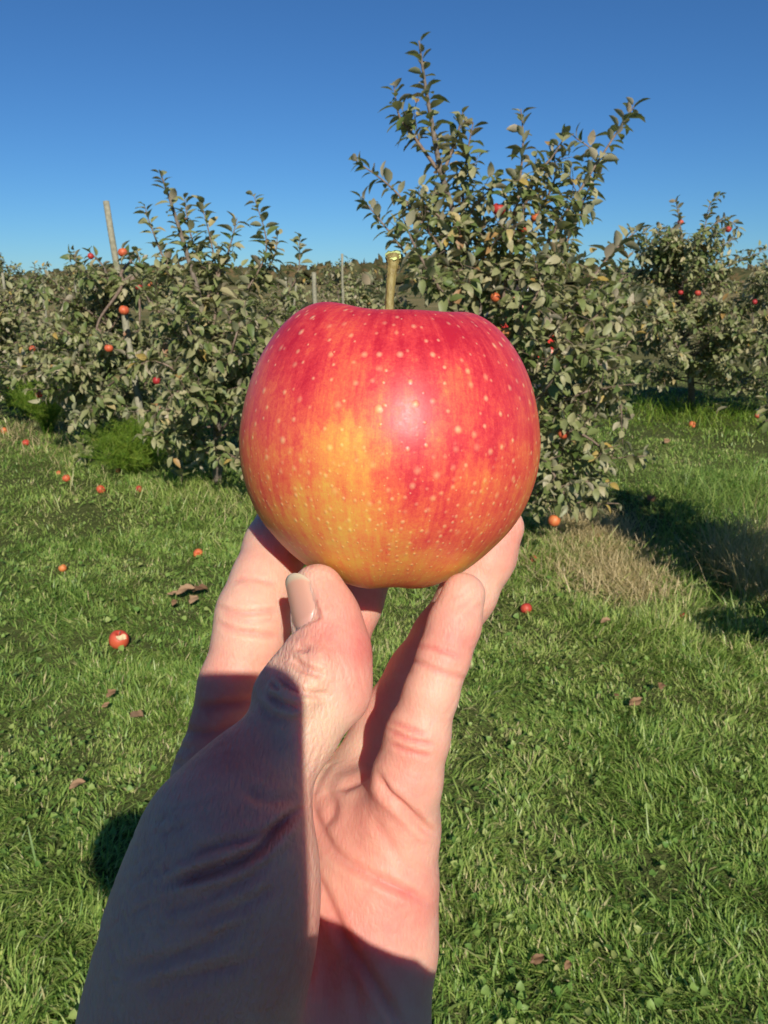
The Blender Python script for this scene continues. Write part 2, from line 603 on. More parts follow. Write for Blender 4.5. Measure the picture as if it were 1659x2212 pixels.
def vnormals(V, Q):
    n = np.cross(V[Q[:, 2]] - V[Q[:, 0]], V[Q[:, 3]] - V[Q[:, 1]])
    N = np.zeros_like(V)
    for k in range(4):
        for a in range(3):
            N[:, a] += np.bincount(Q[:, k], n[:, a], len(V))
    return N / (np.linalg.norm(N, axis=1)[:, None] + 1e-12)


def relax(V, Q, it=1, f=0.5):
    for _ in range(it):
        S = np.zeros_like(V); C = np.zeros(len(V))
        for k in range(4):
            i, j = Q[:, k], Q[:, (k + 1) % 4]
            for a in range(3):
                S[:, a] += np.bincount(i, V[j, a], len(V)) + np.bincount(j, V[i, a], len(V))
            C += np.bincount(i, minlength=len(V)) + np.bincount(j, minlength=len(V))
        V = V * (1 - f) + f * S / np.maximum(C, 1)[:, None]
    return V


def seg_dist2(P, pts):
    """distance of 2-d points to a polyline, and the place along it (0..1)"""
    pts = np.asarray(pts, float)
    best = np.full(len(P), 1e9); along = np.zeros(len(P))
    L = np.concatenate([[0], np.cumsum(np.linalg.norm(np.diff(pts, axis=0), axis=1))])
    for i in range(len(pts) - 1):
        a, b = pts[i], pts[i + 1]; d = b - a
        t = np.clip(((P - a) @ d) / (d @ d), 0, 1)
        q = np.linalg.norm(P - a - t[:, None] * d, axis=1)
        m = q < best
        best = np.where(m, q, best); along = np.where(m, (L[i] + t * (L[i + 1] - L[i])) / L[-1], along)
    return best, along


# ------------------------------------------------------------------ ground and far country
def ground_z(x, y):
    x = np.asarray(x, float); y = np.asarray(y, float)
    near = np.clip((14 - np.hypot(x, y)) / 6, 0, 1)
    return near * (0.018 * np.sin(1.7 * x + 0.6 * y) + 0.014 * np.sin(2.9 * y - 1.1 * x + 1.0) + 0.01 * np.sin(5.1 * x + 4.3 * y))


def build_ground():
    g = np.concatenate([-np.geomspace(900, 12, 14), np.linspace(-11, 11, 90), np.geomspace(12, 900, 14)])
    X, Y = np.meshgrid(g, g, indexing='ij'); n = len(g)
    V = np.stack([X, Y, ground_z(X, Y)], -1).reshape(-1, 3)
    i = (np.arange(n - 1)[:, None] * n + np.arange(n - 1)[None])
    Q = np.stack([i, i + n, i + n + 1, i + 1], -1).reshape(-1, 4)
    tag(mesh_obj('ground', V, Q, M['ground']), kind='structure')


build_ground()


def build_far():
    # one wooded ridge on the skyline, read as a mass
    m, nt, b = new_mat('far wood')
    n = noise(nt, objco(nt), 0.35, 4, 0.65)
    nt.links.new(ramp(nt, n, [(0.3, (0.035, 0.045, 0.022)), (0.5, (0.075, 0.075, 0.035)), (0.62, (0.15, 0.10, 0.05)), (0.75, (0.10, 0.11, 0.05))]), b.inputs['Base Color'])
    b.inputs['Roughness'].default_value = 1.0
    b.inputs['Specular IOR Level'].default_value = 0.0
    gm = Geo()
    r = np.random.default_rng(5)
    for k in range(900):
        x = r.uniform(-420, 420); y = 250 + r.uniform(-14, 30)
        hgt = 3.2 + 1.6 * math.sin(x * 0.021 + 1.2) + 1.1 * math.sin(x * 0.06) + r.uniform(0, 1.8)
        hgt = max(2.0, hgt)
        rad = r.uniform(2.4, 4.2)
        nu, nv = 9, 6
        th = np.linspace(0, 2 * math.pi, nu, endpoint=False); ph = np.linspace(0.05, math.pi * 0.62, nv)
        T, P = np.meshgrid(th, ph, indexing='ij')
        rr = rad * (1 + 0.28 * r.standard_normal(T.shape))
        V = np.stack([x + rr * np.cos(T) * np.sin(P), y + rr * np.sin(T) * np.sin(P), hgt * 0.35 + hgt * 0.65 * np.cos(P) * rr / rad + 0.3], -1).reshape(-1, 3)
        i, j = np.meshgrid(np.arange(nu), np.arange(nv - 1), indexing='ij')
        i2 = (i + 1) % nu
        Q = np.stack([i * nv + j, i * nv + j + 1, i2 * nv + j + 1, i2 * nv + j], -1).reshape(-1, 4)
        gm.add(V, Q)
    xs = np.linspace(-460, 460, 120)
    top = 1.2 + 0.5 * np.sin(xs * 0.03)
    V = np.concatenate([np.stack([xs, np.full_like(xs, 244), np.full_like(xs, -0.5)], -1), np.stack([xs, np.full_like(xs, 262), top], -1), np.stack([xs, np.full_like(xs, 300), np.full_like(xs, -0.5)], -1)])
    i = np.arange(119)
    gm.add(V, np.concatenate([np.stack([i, i + 1, i + 121, i + 120], -1), np.stack([i + 120, i + 121, i + 241, i + 240], -1)]))
    tag(gm.obj('far_woods', m), 'low brown green wooded ridge along the skyline far behind the orchard', 'woods', kind='stuff')


build_far()


# ------------------------------------------------------------------ apple trees
def leaf_shape(curl, fold, n=3):
    """one leaf, length 1 along +x, upper side +z"""
    xs = np.array([0.0, 0.24, 0.52, 0.80, 1.0]); wd = np.array([0.0, 0.215, 0.27, 0.17, 0.0])
    zc = -curl * xs ** 2
    V = []
    for x, ww, z in zip(xs, wd, zc):
        if ww == 0: V.append((x, 0, z))
        else: V += [(x, -ww, z + fold * ww), (x, 0, z), (x, ww, z + fold * ww)]
    T = [(0, 1, 2), (0, 2, 3), (10, 8, 7), (10, 9, 8)]
    Q = [(2, 1, 4, 5), (3, 2, 5, 6), (5, 4, 7, 8), (6, 5, 8, 9)]
    return np.array(V, float), np.array(Q), np.array([(a, b, c) for a, b, c in T])


LEAFS = [leaf_shape(0.22, 0.45), leaf_shape(0.42, 0.3), leaf_shape(0.12, 0.62), leaf_shape(0.62, 0.5)]
LEAF_MESH = []
for s in LEAFS:
    LEAF_MESH.append(np_mesh('leaf', s[0], [s[1], s[2]], True, M['leaf']))


def unit(v):
    v = np.asarray(v, float)
    return v / (np.linalg.norm(v) + 1e-12)


def leaf_frames(path, spacing, size, start=0.1, r=rng, droop=0.35, out=0.9):
    """leaf frames (origin, x axis, z axis, length) round a twig path"""
    seg = np.linalg.norm(np.diff(path, axis=0), axis=1); L = np.concatenate([[0], np.cumsum(seg)])
    fr = []; s = start * L[-1]; k = r.uniform(0, 6.28)
    while s <= L[-1]:
        i = min(np.searchsorted(L, s, side='right') - 1, len(seg) - 1)
        t = unit(path[i + 1] - path[i]); p = path[i] + t * (s - L[i])
        a = unit(np.cross(t, r.standard_normal(3))); b = np.cross(t, a)
        k += 2.4
        rad = math.cos(k) * unit(np.cross(t, (0.3, 0.4, 1))) + math.sin(k) * unit(np.cross(t, np.cross(t, (0.3, 0.4, 1))))
        f = s / L[-1]
        x = unit(t * (0.25 + 0.6 * f ** 3) + rad * out + np.array([0, 0, -droop * r.uniform(-0.6, 0.8)]) + 0.2 * r.standard_normal(3))
        z = unit(t * 0.4 + np.array([0, 0, 0.95]) + 0.42 * r.standard_normal(3))
        z = unit(z - x * (z @ x))
        fr.append((p + rad * 0.008, x, z, size * r.uniform(0.7, 1.15) * (1 - 0.25 * f ** 6)))
        s += spacing * r.uniform(0.65, 1.35)
    return fr


def make_tree(base, branches, label, group, nfill=20, fill_h=(0.3, 2.0), fill_r=0.75, leaf=0.085, sp=0.026, seed=1, trunk_r=0.035, twig_step=0.055, nleaf=300, lean=None, dens=1.0, stake_free=True):
    """branches: list of world polylines (first is the leader)"""
    r = np.random.default_rng(seed)
    root = empty('apple_tree', base)
    tag(root, label, 'apple tree', group)
    B = np.asarray(base, float)
    paths = []
    for i, br in enumerate(branches):
        paths.append((smooth_path(br, 7), i == 0))
    leader = paths[0][0]
    top = leader[-1][2]
    for k in range(nfill):                                     # limbs that fill the crown all round
        hz = r.uniform(*fill_h)
        i = int(np.argmin(np.abs(leader[:, 2] - hz))); o = leader[i]
        az = k * 2.4 + r.uniform(-0.5, 0.5)
        f = (hz - fill_h[0]) / (fill_h[1] - fill_h[0])
        ln = fill_r * (1.0 - 0.62 * f) * r.uniform(0.65, 1.1)
        rise = r.uniform(-0.25, 0.55) + 0.45 * f
        d = np.array([math.cos(az), math.sin(az), 0])
        p1 = o + d * ln * 0.5 + np.array([0, 0, rise * ln * 0.55])
        p2 = o + d * ln + np.array([0, 0, rise * ln * (0.85 if rise > 0 else 1.3)])
        p2[2] = max(p2[2], 0.12); p1[2] = max(p1[2], 0.15)
        paths.append((smooth_path([o, p1, p2], 6), False))
    fr = []
    tw = Geo()
    for pi, (path, is_leader) in enumerate(paths):
        L = np.linalg.norm(np.diff(path, axis=0), axis=1).sum()
        n = len(path)
        if is_leader:
            rad = np.linspace(trunk_r, 0.004, n)
            g = Geo(); g.add(*tube(path - B, rad, 8)); g.obj('trunk', M['bark'], root)
        else:
            rad = np.linspace(0.011 if pi < len(branches) else 0.008, 0.0025, n)
            v, q, t = tube(path - B, rad, 5)
            g = Geo(); g.add(v, q, t); g.obj('branch', M['twig'], root)
        f0 = 0.32 if is_leader else 0.2
        i0 = int(n * f0)
        shoot = pi < len(branches) and path[-1][2] > 1.75
        fr += leaf_frames(path[i0:], sp * (0.68 if shoot else 1.1), leaf * (1.22 if shoot else 1.06), 0.05, r)
        m = int(dens * L * (1 - f0) / twig_step)
        for k in range(m):
            f = f0 + (1 - f0) * (k + r.uniform(0, 1)) / m
            if f > (0.55 if shoot else 0.93): continue
            i = min(int(f * (n - 1)), n - 2); o = path[i]; t = unit(path[i + 1] - path[i])
            d = unit(t * r.uniform(0.2, 0.8) + r.standard_normal(3) * 0.75 + np.array([0, 0, 0.25]))
            ln = r.uniform(0.07, 0.26) * (1.15 - 0.75 * f)
            p2 = o + d * ln
            p1 = o + d * ln * 0.5 + np.array([0, 0, 0.06 * ln]) + 0.1 * ln * r.standard_normal(3)
            if p2[2] < 0.06: continue
            tp = np.array([o, p1, p2])
            if ln > 0.09: tw.add(*tube(tp - B, [0.003, 0.0024, 0.0015], 3, False))
            fr += leaf_frames(tp, sp, leaf, 0.1, r)
    fr = [f for f in fr if f[0][2] > 0.05]
    if tw.n:
        tag(tw.obj('twigs', M['twig'], root), kind='stuff')
    O = np.array([f[0] for f in fr]); X = np.array([f[1] for f in fr]); Zx = np.array([f[2] for f in fr]); S = np.array([f[3] for f in fr])
    Y = np.cross(Zx, X)
    kind = r.integers(0, len(LEAFS), len(fr)); tone = r.uniform(0, 1, len(fr))
    # leaves that show largest become parts, the rest one mass
    dist = np.linalg.norm(O - CAM, axis=1)
    cen = O.mean(0); outw = np.linalg.norm(O - cen, axis=1)
    score = S / dist * (1 + 0.5 * (outw / outw.max())) * (1 + 0.25 * (w2c(O)[:, 2] < w2c(cen[None])[0, 2]))
    order = np.argsort(-score)
    first = order[:nleaf]; rest = order[nleaf:]
    for i in first:
        o = bpy.data.objects.new('leaf', LEAF_MESH[kind[i]])
        mt = Matrix.Identity(4)
        for a in range(3):
            mt[a][0], mt[a][1], mt[a][2], mt[a][3] = X[i][a] * S[i], Y[i][a] * S[i], Zx[i][a] * S[i], O[i][a] - B[a]
        o.parent = root
        o.matrix_local = mt
        COL.objects.link(o)
    g = Geo()
    for k, (lv, lq, lt) in enumerate(LEAFS):
        ii = rest[kind[rest] == k]
        if not len(ii): continue
        V = (O[ii] - B)[:, None] + S[ii][:, None, None] * (lv[None, :, 0:1] * X[ii][:, None] + lv[None, :, 1:2] * Y[ii][:, None] + lv[None, :, 2:3] * Zx[ii][:, None])
        nv = len(lv); off = (np.arange(len(ii)) * nv)[:, None, None]
        g.add(V.reshape(-1, 3), (lq[None] + off).reshape(-1, 4), (lt[None] + off).reshape(-1, 3), np.repeat(tone[ii], nv))
    if g.n:
        tag(g.obj('foliage', M['foliage'], root, True, 'tone'), kind='stuff')
    return root, len(fr)


def br(y0, *uvs):
    """world polyline through picture points (u, v, dy) at distance y0 + dy"""
    return [pw(p[0], p[1], y0 + (p[2] if len(p) > 2 else 0.0)) for p in uvs]


NEAR_ROW = 'apple trees of the near row'
FAR_ROW = 'apple trees of the second row'
BACK_ROW = 'small apple trees far down the orchard'

# tree behind the held apple, right of centre
y = 4.33
b0 = pg(1120, 1188); b0[2] = 0
T_MAIN, nm = make_tree(b0, [
    [b0, *br(y, (1095, 1000), (1062, 800), (1010, 560), (955, 380), (930, 250), (915, 160, 0), (905, 88))],
    br(y, (1062, 800), (1100, 560, -.1), (1122, 400, -.1), (1130, 300), (1125, 235)),
    br(y, (1070, 790), (1165, 560, -.2), (1260, 400, -.2), (1330, 290, -.1), (1375, 222)),
    br(y, (1035, 650), (940, 520, -.1), (850, 410), (765, 345)),
    br(y, (1040, 700), (920, 600, -.15), (840, 500, -.1), (780, 425)),
    br(y, (1075, 850), (1220, 690, -.3), (1310, 560, -.2), (1385, 490)),
    br(y, (1010, 560), (1000, 420, .1), (1010, 330), (1022, 265)),
    br(y, (1090, 900), (1240, 780, -.4), (1340, 690, -.3), (1395, 620)),
    br(y, (1075, 830), (1180, 640, -.1), (1240, 480, .1), (1290, 350), (1235, 290)),
    br(y, (1080, 870), (950, 740, -.3), (850, 660, -.2), (790, 600)),
    br(y, (1095, 960), (1230, 860, -.4), (1330, 850, -.4), (1345, 960, -.4)),
    br(y, (1100, 980), (1210, 930, -.5), (1290, 960, -.5), (1310, 1010, -.5)),
    br(y, (1105, 1040), (1170, 1000, -.4), (1215, 1060, -.45), (1235, 1110, -.4)),
    br(y, (1095, 960), (1180, 840, -.5), (1260, 760, -.6), (1330, 760, -.6)),
    br(y, (1035, 640), (1150, 480, .2), (1200, 380, .2), (1185, 310, .2)),
    br(y, (1080, 860), (1130, 700, -.5), (1180, 600, -.55), (1220, 540, -.5)),
    br(y, (1100, 560, .1), (1150, 400, .1), (1200, 330, .1), (1225, 285, .1)),
    br(y, (955, 380), (985, 300, .05), (1000, 240, .05)),
    br(y, (1085, 880), (1200, 760, -.35), (1290, 680, -.3), (1345, 600, -.25)),
    br(y, (1095, 940), (1230, 810, -.35), (1320, 780, -.3), (1375, 720, -.25)),
    br(y, (1100, 960), (1220, 880, -.3), (1310, 880, -.25), (1355, 900, -.25)),
    br(y, (1080, 860), (1200, 700, .1), (1300, 620, .15), (1350, 560, .15)),
    br(y, (1100, 1000), (1180, 960, -.4), (1250, 1000, -.4), (1280, 1060, -.4)),
    br(y, (1075, 820), (1140, 660, -.4), (1190, 560, -.4), (1240, 600, -.4)),
    br(y, (955, 380), (890, 290), (862, 250), (850, 180)),
    br(y, (1060, 780), (960, 640, -.45), (900, 540, -.5), (870, 470, -.4)),
], 'tall leafy apple tree behind the held apple, with red apples among pale green leaves', NEAR_ROW, nfill=44, fill_h=(0.3, 1.8), fill_r=0.78, dens=1.3, seed=3, trunk_r=0.03, leaf=0.074, sp=0.0215)

# tree left of the held apple with upright shoots
y = 5.5
b1 = np.array([*pg(470, 1052)[:2], 0.0])
T_LEFT, nl = make_tree(b1, [
    [b1, *br(y, (468, 900), (455, 760), (430, 640), (395, 520), (370, 440), (345, 370))],
    br(y, (455, 750), (470, 620), (455, 520), (432, 430)),
    br(y, (465, 760), (520, 650), (575, 540), (548, 420)),
    br(y, (470, 780), (580, 680), (640, 600), (648, 510)),
    br(y, (440, 680), (370, 590), (330, 500), (312, 445)),
    br(y, (440, 660), (480, 580), (500, 520), (512, 470)),
    br(y, (460, 800), (380, 720, -.3), (320, 640, -.3), (300, 590, -.2)),
    br(y, (468, 850), (560, 760, -.4), (620, 700, -.4), (660, 660, -.3)),
    br(y, (465, 840), (420, 740, -.5), (390, 660, -.5), (400, 600, -.5)),
    br(y, (470, 870), (500, 760, -.6), (520, 690, -.6), (530, 650, -.5)),
    br(y, (455, 740), (440, 600, .1), (410, 500, .1), (398, 425, .1)),
    br(y, (480, 760), (540, 640, .1), (590, 560, .1), (600, 500, .1)),
    br(y, (440, 700), (350, 640, .1), (310, 590), (296, 540)),
    br(y, (470, 900), (390, 810, -.4), (330, 780, -.4), (280, 800, -.4)),
    br(y, (470, 930), (440, 860, -.6), (400, 840, -.7), (350, 870, -.7)),
    br(y, (470, 940), (540, 860, -.5), (590, 850, -.5), (620, 900, -.5)),
], 'apple tree left of the held apple with long upright shoots against the sky', NEAR_ROW, nfill=38, fill_h=(0.3, 1.25), fill_r=0.85, dens=1.2, seed=5, leaf=0.082, sp=0.0245)

# staked tree further left
y = 6.9
b2 = np.array([*pg(205, 965)[:2], 0.0])
T_STAKE, ns_ = make_tree(b2, [
    [b2, *br(y, (215, 850), (235, 720), (240, 640), (225, 580), (190, 540))],
    br(y, (235, 720), (280, 640), (300, 590), (262, 540)),
    br(y, (235, 740), (170, 660), (130, 620), (90, 640)),
    br(y, (225, 790), (150, 720, -.3), (100, 700, -.3), (40, 720, -.3)),
    br(y, (220, 830), (130, 790, -.5), (70, 800, -.6), (20, 830, -.6)),
    br(y, (215, 850), (280, 800, -.5), (320, 790, -.6), (345, 830, -.6)),
    br(y, (215, 870), (190, 810, -.7), (160, 790, -.8), (120, 830, -.8)),
    br(y, (215, 870), (240, 860, -.7), (210, 880, -1.), (160, 900, -1.)),
    br(y, (235, 700), (200, 620, -.2), (170, 580, -.2), (160, 550, -.2)),
], 'bushy apple tree round a leaning grey stake, some leaves turning yellow', NEAR_ROW, nfill=40, fill_h=(0.3, 1.45), fill_r=1.05, seed=8, leaf=0.088, sp=0.028, dens=1.2)

# last of the near row, at the left edge
y = 8.3
b3 = np.array([*pg(-40, 925)[:2], 0.0])
T_EDGE, ne = make_tree(b3, [
    [b3, *br(y, (-35, 820), (-20, 740), (0, 680), (10, 640))],
    br(y, (-20, 760), (40, 690), (70, 650), (80, 610)),
    br(y, (-30, 800), (50, 760), (90, 750), (120, 790)),
    br(y, (-30, 820), (-80, 700), (-60, 650), (-40, 610)),
], 'low apple tree cut off by the left picture edge', NEAR_ROW, nfill=30, fill_h=(0.25, 1.4), fill_r=1.0, seed=9, leaf=0.088, sp=0.033, dens=1.2)

# second row, right
y = 9.4
b4 = np.array([*pg(1495, 880)[:2], 0.0])
T_FAR, nf_ = make_tree(b4, [
    [b4, *br(y, (1490, 800), (1470, 680), (1478, 590), (1475, 530), (1460, 430))],
    br(y, (1480, 620), (1500, 540), (1520, 500), (1535, 440), (1560, 420)),
    br(y, (1510, 520), (1550, 480), (1580, 480), (1600, 505)),
    br(y, (1475, 680), (1420, 600), (1405, 540), (1390, 490)),
    br(y, (1480, 700), (1540, 640), (1560, 600), (1565, 560)),
    br(y, (1485, 760), (1590, 690), (1640, 640), (1650, 590)),
    br(y, (1485, 760), (1400, 700, -.4), (1370, 660, -.5), (1350, 640)),
    br(y, (1485, 780), (1560, 720, -.7), (1600, 700, -.8), (1620, 760, -.8)),
    br(y, (1485, 780), (1440, 720, -.8), (1420, 690, -.9), (1400, 740, -.9)),
], 'full apple tree of the second row at right, behind the tall near tree', FAR_ROW, nfill=78, fill_h=(0.35, 1.8), fill_r=1.45, seed=12, leaf=0.088, sp=0.031, trunk_r=0.045, dens=1.15)

y = 8.8
b5 = np.array([*pg(1765, 905)[:2], 0.0])
T_FAR2, nf2 = make_tree(b5, [
    [b5, *br(y, (1760, 800), (1745, 680), (1740, 600), (1735, 540))],
    br(y, (1750, 700), (1690, 620), (1660, 580), (1650, 555)),
    br(y, (1750, 740), (1680, 700), (1640, 690), (1625, 730)),
    br(y, (1755, 780), (1680, 740, -.5), (1650, 760, -.6), (1640, 800, -.6)),
], 'apple tree of the second row half outside the right picture edge', FAR_ROW, nfill=40, fill_h=(0.35, 1.6), fill_r=1.2, seed=14, leaf=0.088, sp=0.031)

# the near row goes on past the right edge: this tree throws the dark shadow on the grass
b6 = np.array([2.25, 2.62, 0.0])
T_NEAR, nn_ = make_tree(b6, [
    [b6, (2.25, 2.62, .5), (2.28, 2.6, 1.1), (2.22, 2.65, 1.6), (2.25, 2.6, 2.0)],
    [(2.25, 2.62, .6), (2.0, 2.8, .95), (1.85, 2.95, 1.2), (1.75, 3.05, 1.45)],
    [(2.25, 2.62, .7), (2.05, 2.9, 1.0), (1.86, 3.12, 1.02), pw(1690, 905, 3.3), pw(1655, 890, 3.35)],
    [(2.25, 2.62, .8), (2.5, 2.7, 1.3), (2.6, 2.8, 1.7)],
], 'near apple tree just past the right picture edge, one pale leafy tip showing', NEAR_ROW, nfill=46, fill_h=(0.25, 1.9), fill_r=0.72, seed=17, leaf=0.088, sp=0.027, dens=1.3)

# small trees far down the orchard: two built, the others copied
def copy_tree(o, loc, rz, sc, label):
    c = o.copy(); COL.objects.link(c)
    c.location = loc; c.rotation_euler = (0, 0, rz); c.scale = (sc, sc, sc)
    c['label'] = label
    for ch in o.children:
        d = ch.copy(); COL.objects.link(d); d.parent = c
    return c


def small_tree(loc, seed, label):
    r = np.random.default_rng(seed)
    L = np.asarray(loc, float)
    return make_tree(L, [
        [L, L + (0.05, 0, 0.7), L + (0, 0.05, 1.3), L + (0.05, 0, 2.0)],
        [L + (0.05, 0, 0.8), L + (0.5, 0, 1.3), L + (0.7, 0, 1.75)],
        [L + (0.05, 0, 0.8), L + (-0.5, 0.1, 1.3), L + (-0.6, 0, 1.9)],
    ], label, BACK_ROW, nfill=26, fill_h=(0.3, 1.7), fill_r=1.15, seed=seed, leaf=0.13, sp=0.048, twig_step=0.07, nleaf=0)[0]


s1 = small_tree((*pg(732, 742)[:2], 0), 21, 'small distant apple tree beside a thin pole, left of the apple stem')
s2 = small_tree((*pg(90, 726)[:2], 0), 22, 'small distant rusty green tree behind the left edge bushes')
for k, (u, v, src, sc, lab) in enumerate([
        (640, 752, s2, 0.78, 'small distant apple tree over the left shoulder of the held apple'),
        (805, 735, s2, 0.9, 'small distant apple tree hidden behind the apple stem and tall tree'),
        (1000, 748, s1, 0.95, 'small distant apple tree hidden behind the tall tree trunk'),
        (170, 705, s1, 1.0, 'small distant apple tree between the stake and the left edge'),
        (20, 712, s2, 1.15, 'small distant tree cut by the left picture edge'),
        (380, 700, s1, 1.0, 'small distant apple tree seen through the upright shoots'),
        (560, 708, s2, 0.8, 'small distant apple tree low beside the tan field'),
        (1335, 720, s2, 1.05, 'small distant apple tree in the gap right of the tall tree'),
        (1625, 700, s1, 1.1, 'small distant apple tree at the right edge skyline')]):
    p = pg(u, v)
    copy_tree(src, (p[0], p[1], 0), k * 1.3, sc, lab)
print('leaves', nm, nl, ns_, ne, nf_, nf2, nn_)


# ------------------------------------------------------------------ stake and posts
def post(name, top, bottom, r0, r1, label, cat, group=None, bark='post'):
    top = np.asarray(top, float); bottom = np.asarray(bottom, float)
    b = np.array([bottom[0], bottom[1], 0.0])
    k = np.linspace(0, 1, 9)[:, None]
    P = bottom * (1 - k) + top * k
    P[1:-1] += 0.004 * rng.standard_normal((7, 3))
    v, q, t = tube(P - b, np.linspace(r0, r1, 9), 10)
    g = Geo(); g.add(v, q, t)
    o = g.obj(name, M[bark], None, True, None, b)
    tag(o, label, cat, group)
    return o


top = pw(229, 435, 7.0); mid = pw(272, 700, 6.85)
bot = top + (mid - top) * (top[2] / (top[2] - mid[2])) * 1.04
post('stake', top, bot, 0.034, 0.026, 'weathered grey wooden stake leaning among the trees at left', 'stake')
for u, vt, vb, d, lab in [(92, 626, 700, 15, 'thin pale pole among the bushes near the left edge'),
                          (5, 590, 700, 14, 'pale pole at the very left picture edge'),
                          (161, 607, 690, 20, 'short pale pole on the skyline left of the stake'),
                          (617, 598, 690, 18, 'thin upright pole over the tan field left of the held apple'),
                          (678, 588, 690, 16, 'double width pale pole above the left shoulder of the held apple'),
                          (739, 548, 700, 17, 'tall pale pole beside the small tree left of the apple stem')]:
    tp = pw(u, vt, d)
    post('orchard_pole', tp, (tp[0], tp[1], -0.05), 0.028 if u != 678 else 0.05, 0.024 if u != 678 else 0.042, lab, 'pole', 'pale poles down the orchard')
tp = pw(640, 612, 18)
post('orchard_pole', tp, pw(622, 690, 18) * (1, 1, 0), 0.03, 0.02, 'thin pole leaning right over the tan field', 'pole', 'pale poles down the orchard')

# bare drooping limbs of the staked tree
for pts in ([(268, 612), (285, 598), (300, 640), (302, 700)], [(268, 612), (250, 640), (215, 690), (205, 735)], [(268, 612), (292, 605), (318, 640), (330, 670)], [(268, 612), (262, 590), (285, 560), (290, 540)]):
    P = smooth_path([pw(u, v, 6.6) for u, v in pts], 6)
    v, q, t = tube(P - b2, np.linspace(0.017, 0.007, len(P)), 6)
    g = Geo(); g.add(v, q, t)
    o = g.obj('branch', M['twig'], T_STAKE)
    o['label'] = 'bare grey drooping branch'


# ------------------------------------------------------------------ the held apple
AP_C = pc(842, 945, 0.205)                    # camera space, metres
AP_R = 0.0392
PROF = np.array([  # (radius, height) from the stem dip round to the calyx, in units of AP_R
    (0.0, 0.46), (0.05, 0.49), (0.11, 0.555), (0.18, 0.645), (0.26, 0.735), (0.36, 0.80), (0.47, 0.81), (0.58, 0.775), (0.70, 0.69), (0.81, 0.565),
    (0.90, 0.41), (0.96, 0.235), (0.993, 0.06), (1.0, -0.08), (0.982, -0.24), (0.93, -0.41), (0.85, -0.565), (0.74, -0.70), (0.61, -0.825),
    (0.47, -0.92), (0.34, -0.975), (0.23, -0.985), (0.12, -0.93), (0.05, -0.85), (0.0, -0.83)])
_up = unit(np.array([AP_C[0], AP_C[1], AP_C[2]]))            # viewing ray
_right = unit(np.array([1.0, 0, 0]) - _up * _up[0])
_axis = unit(np.cross(_right, _up)); _axis = _axis if _axis[1] < 0 else -_axis
ROLL = R(2.2)
_x = _right * math.cos(ROLL) - _axis * math.sin(ROLL)
_z = _axis * math.cos(ROLL) + _right * math.sin(ROLL)
TILT = R(0.5)
_z, _y = unit(_z * math.cos(TILT) + _up * math.sin(TILT)), None
_y = np.cross(_z, _x)                                         # away from the camera (or towards it)
AP_B = np.stack([_x, _y, _z], 1)                              # columns: local axes in camera space
CAMROT = np.stack([AX, AD, AF], 1)


def apple_verts(nu, nv):
    P = smooth_path(PROF, 40)
    L = np.concatenate([[0], np.cumsum(np.linalg.norm(np.diff(P, axis=0), axis=1))])
    s = np.linspace(0, L[-1], nv)
    pr = np.interp(s, L, P[:, 0]); pz = np.interp(s, L, P[:, 1])
    th = np.arange(nu) / nu * 2 * math.pi
    T, Rr = np.meshgrid(th, pr, indexing='ij'); Zz = np.broadcast_to(pz, T.shape)
    up = np.clip((Zz - 0.1) / 0.75, 0, 1); dn = np.clip((-Zz - 0.3) / 0.65, 0, 1)
    lob = 0.006 * np.cos(5 * T + 0.6) + 0.005 * np.cos(3 * T + 2.0) + 0.006 * np.cos(2 * T)
    rr = Rr * (1 + lob * (0.6 + up + dn))
    zz = Zz + up * up * Rr * (0.088 * np.cos(2 * T) + 0.014 * np.cos(5 * T + 0.4) - 0.03 * np.cos(T)) + dn * Rr * 0.03 * np.cos(5 * T + 0.5)
    return T, np.stack([rr * np.cos(T), rr * np.sin(T), zz], -1) * AP_R, Zz, np.broadcast_to(s, T.shape)


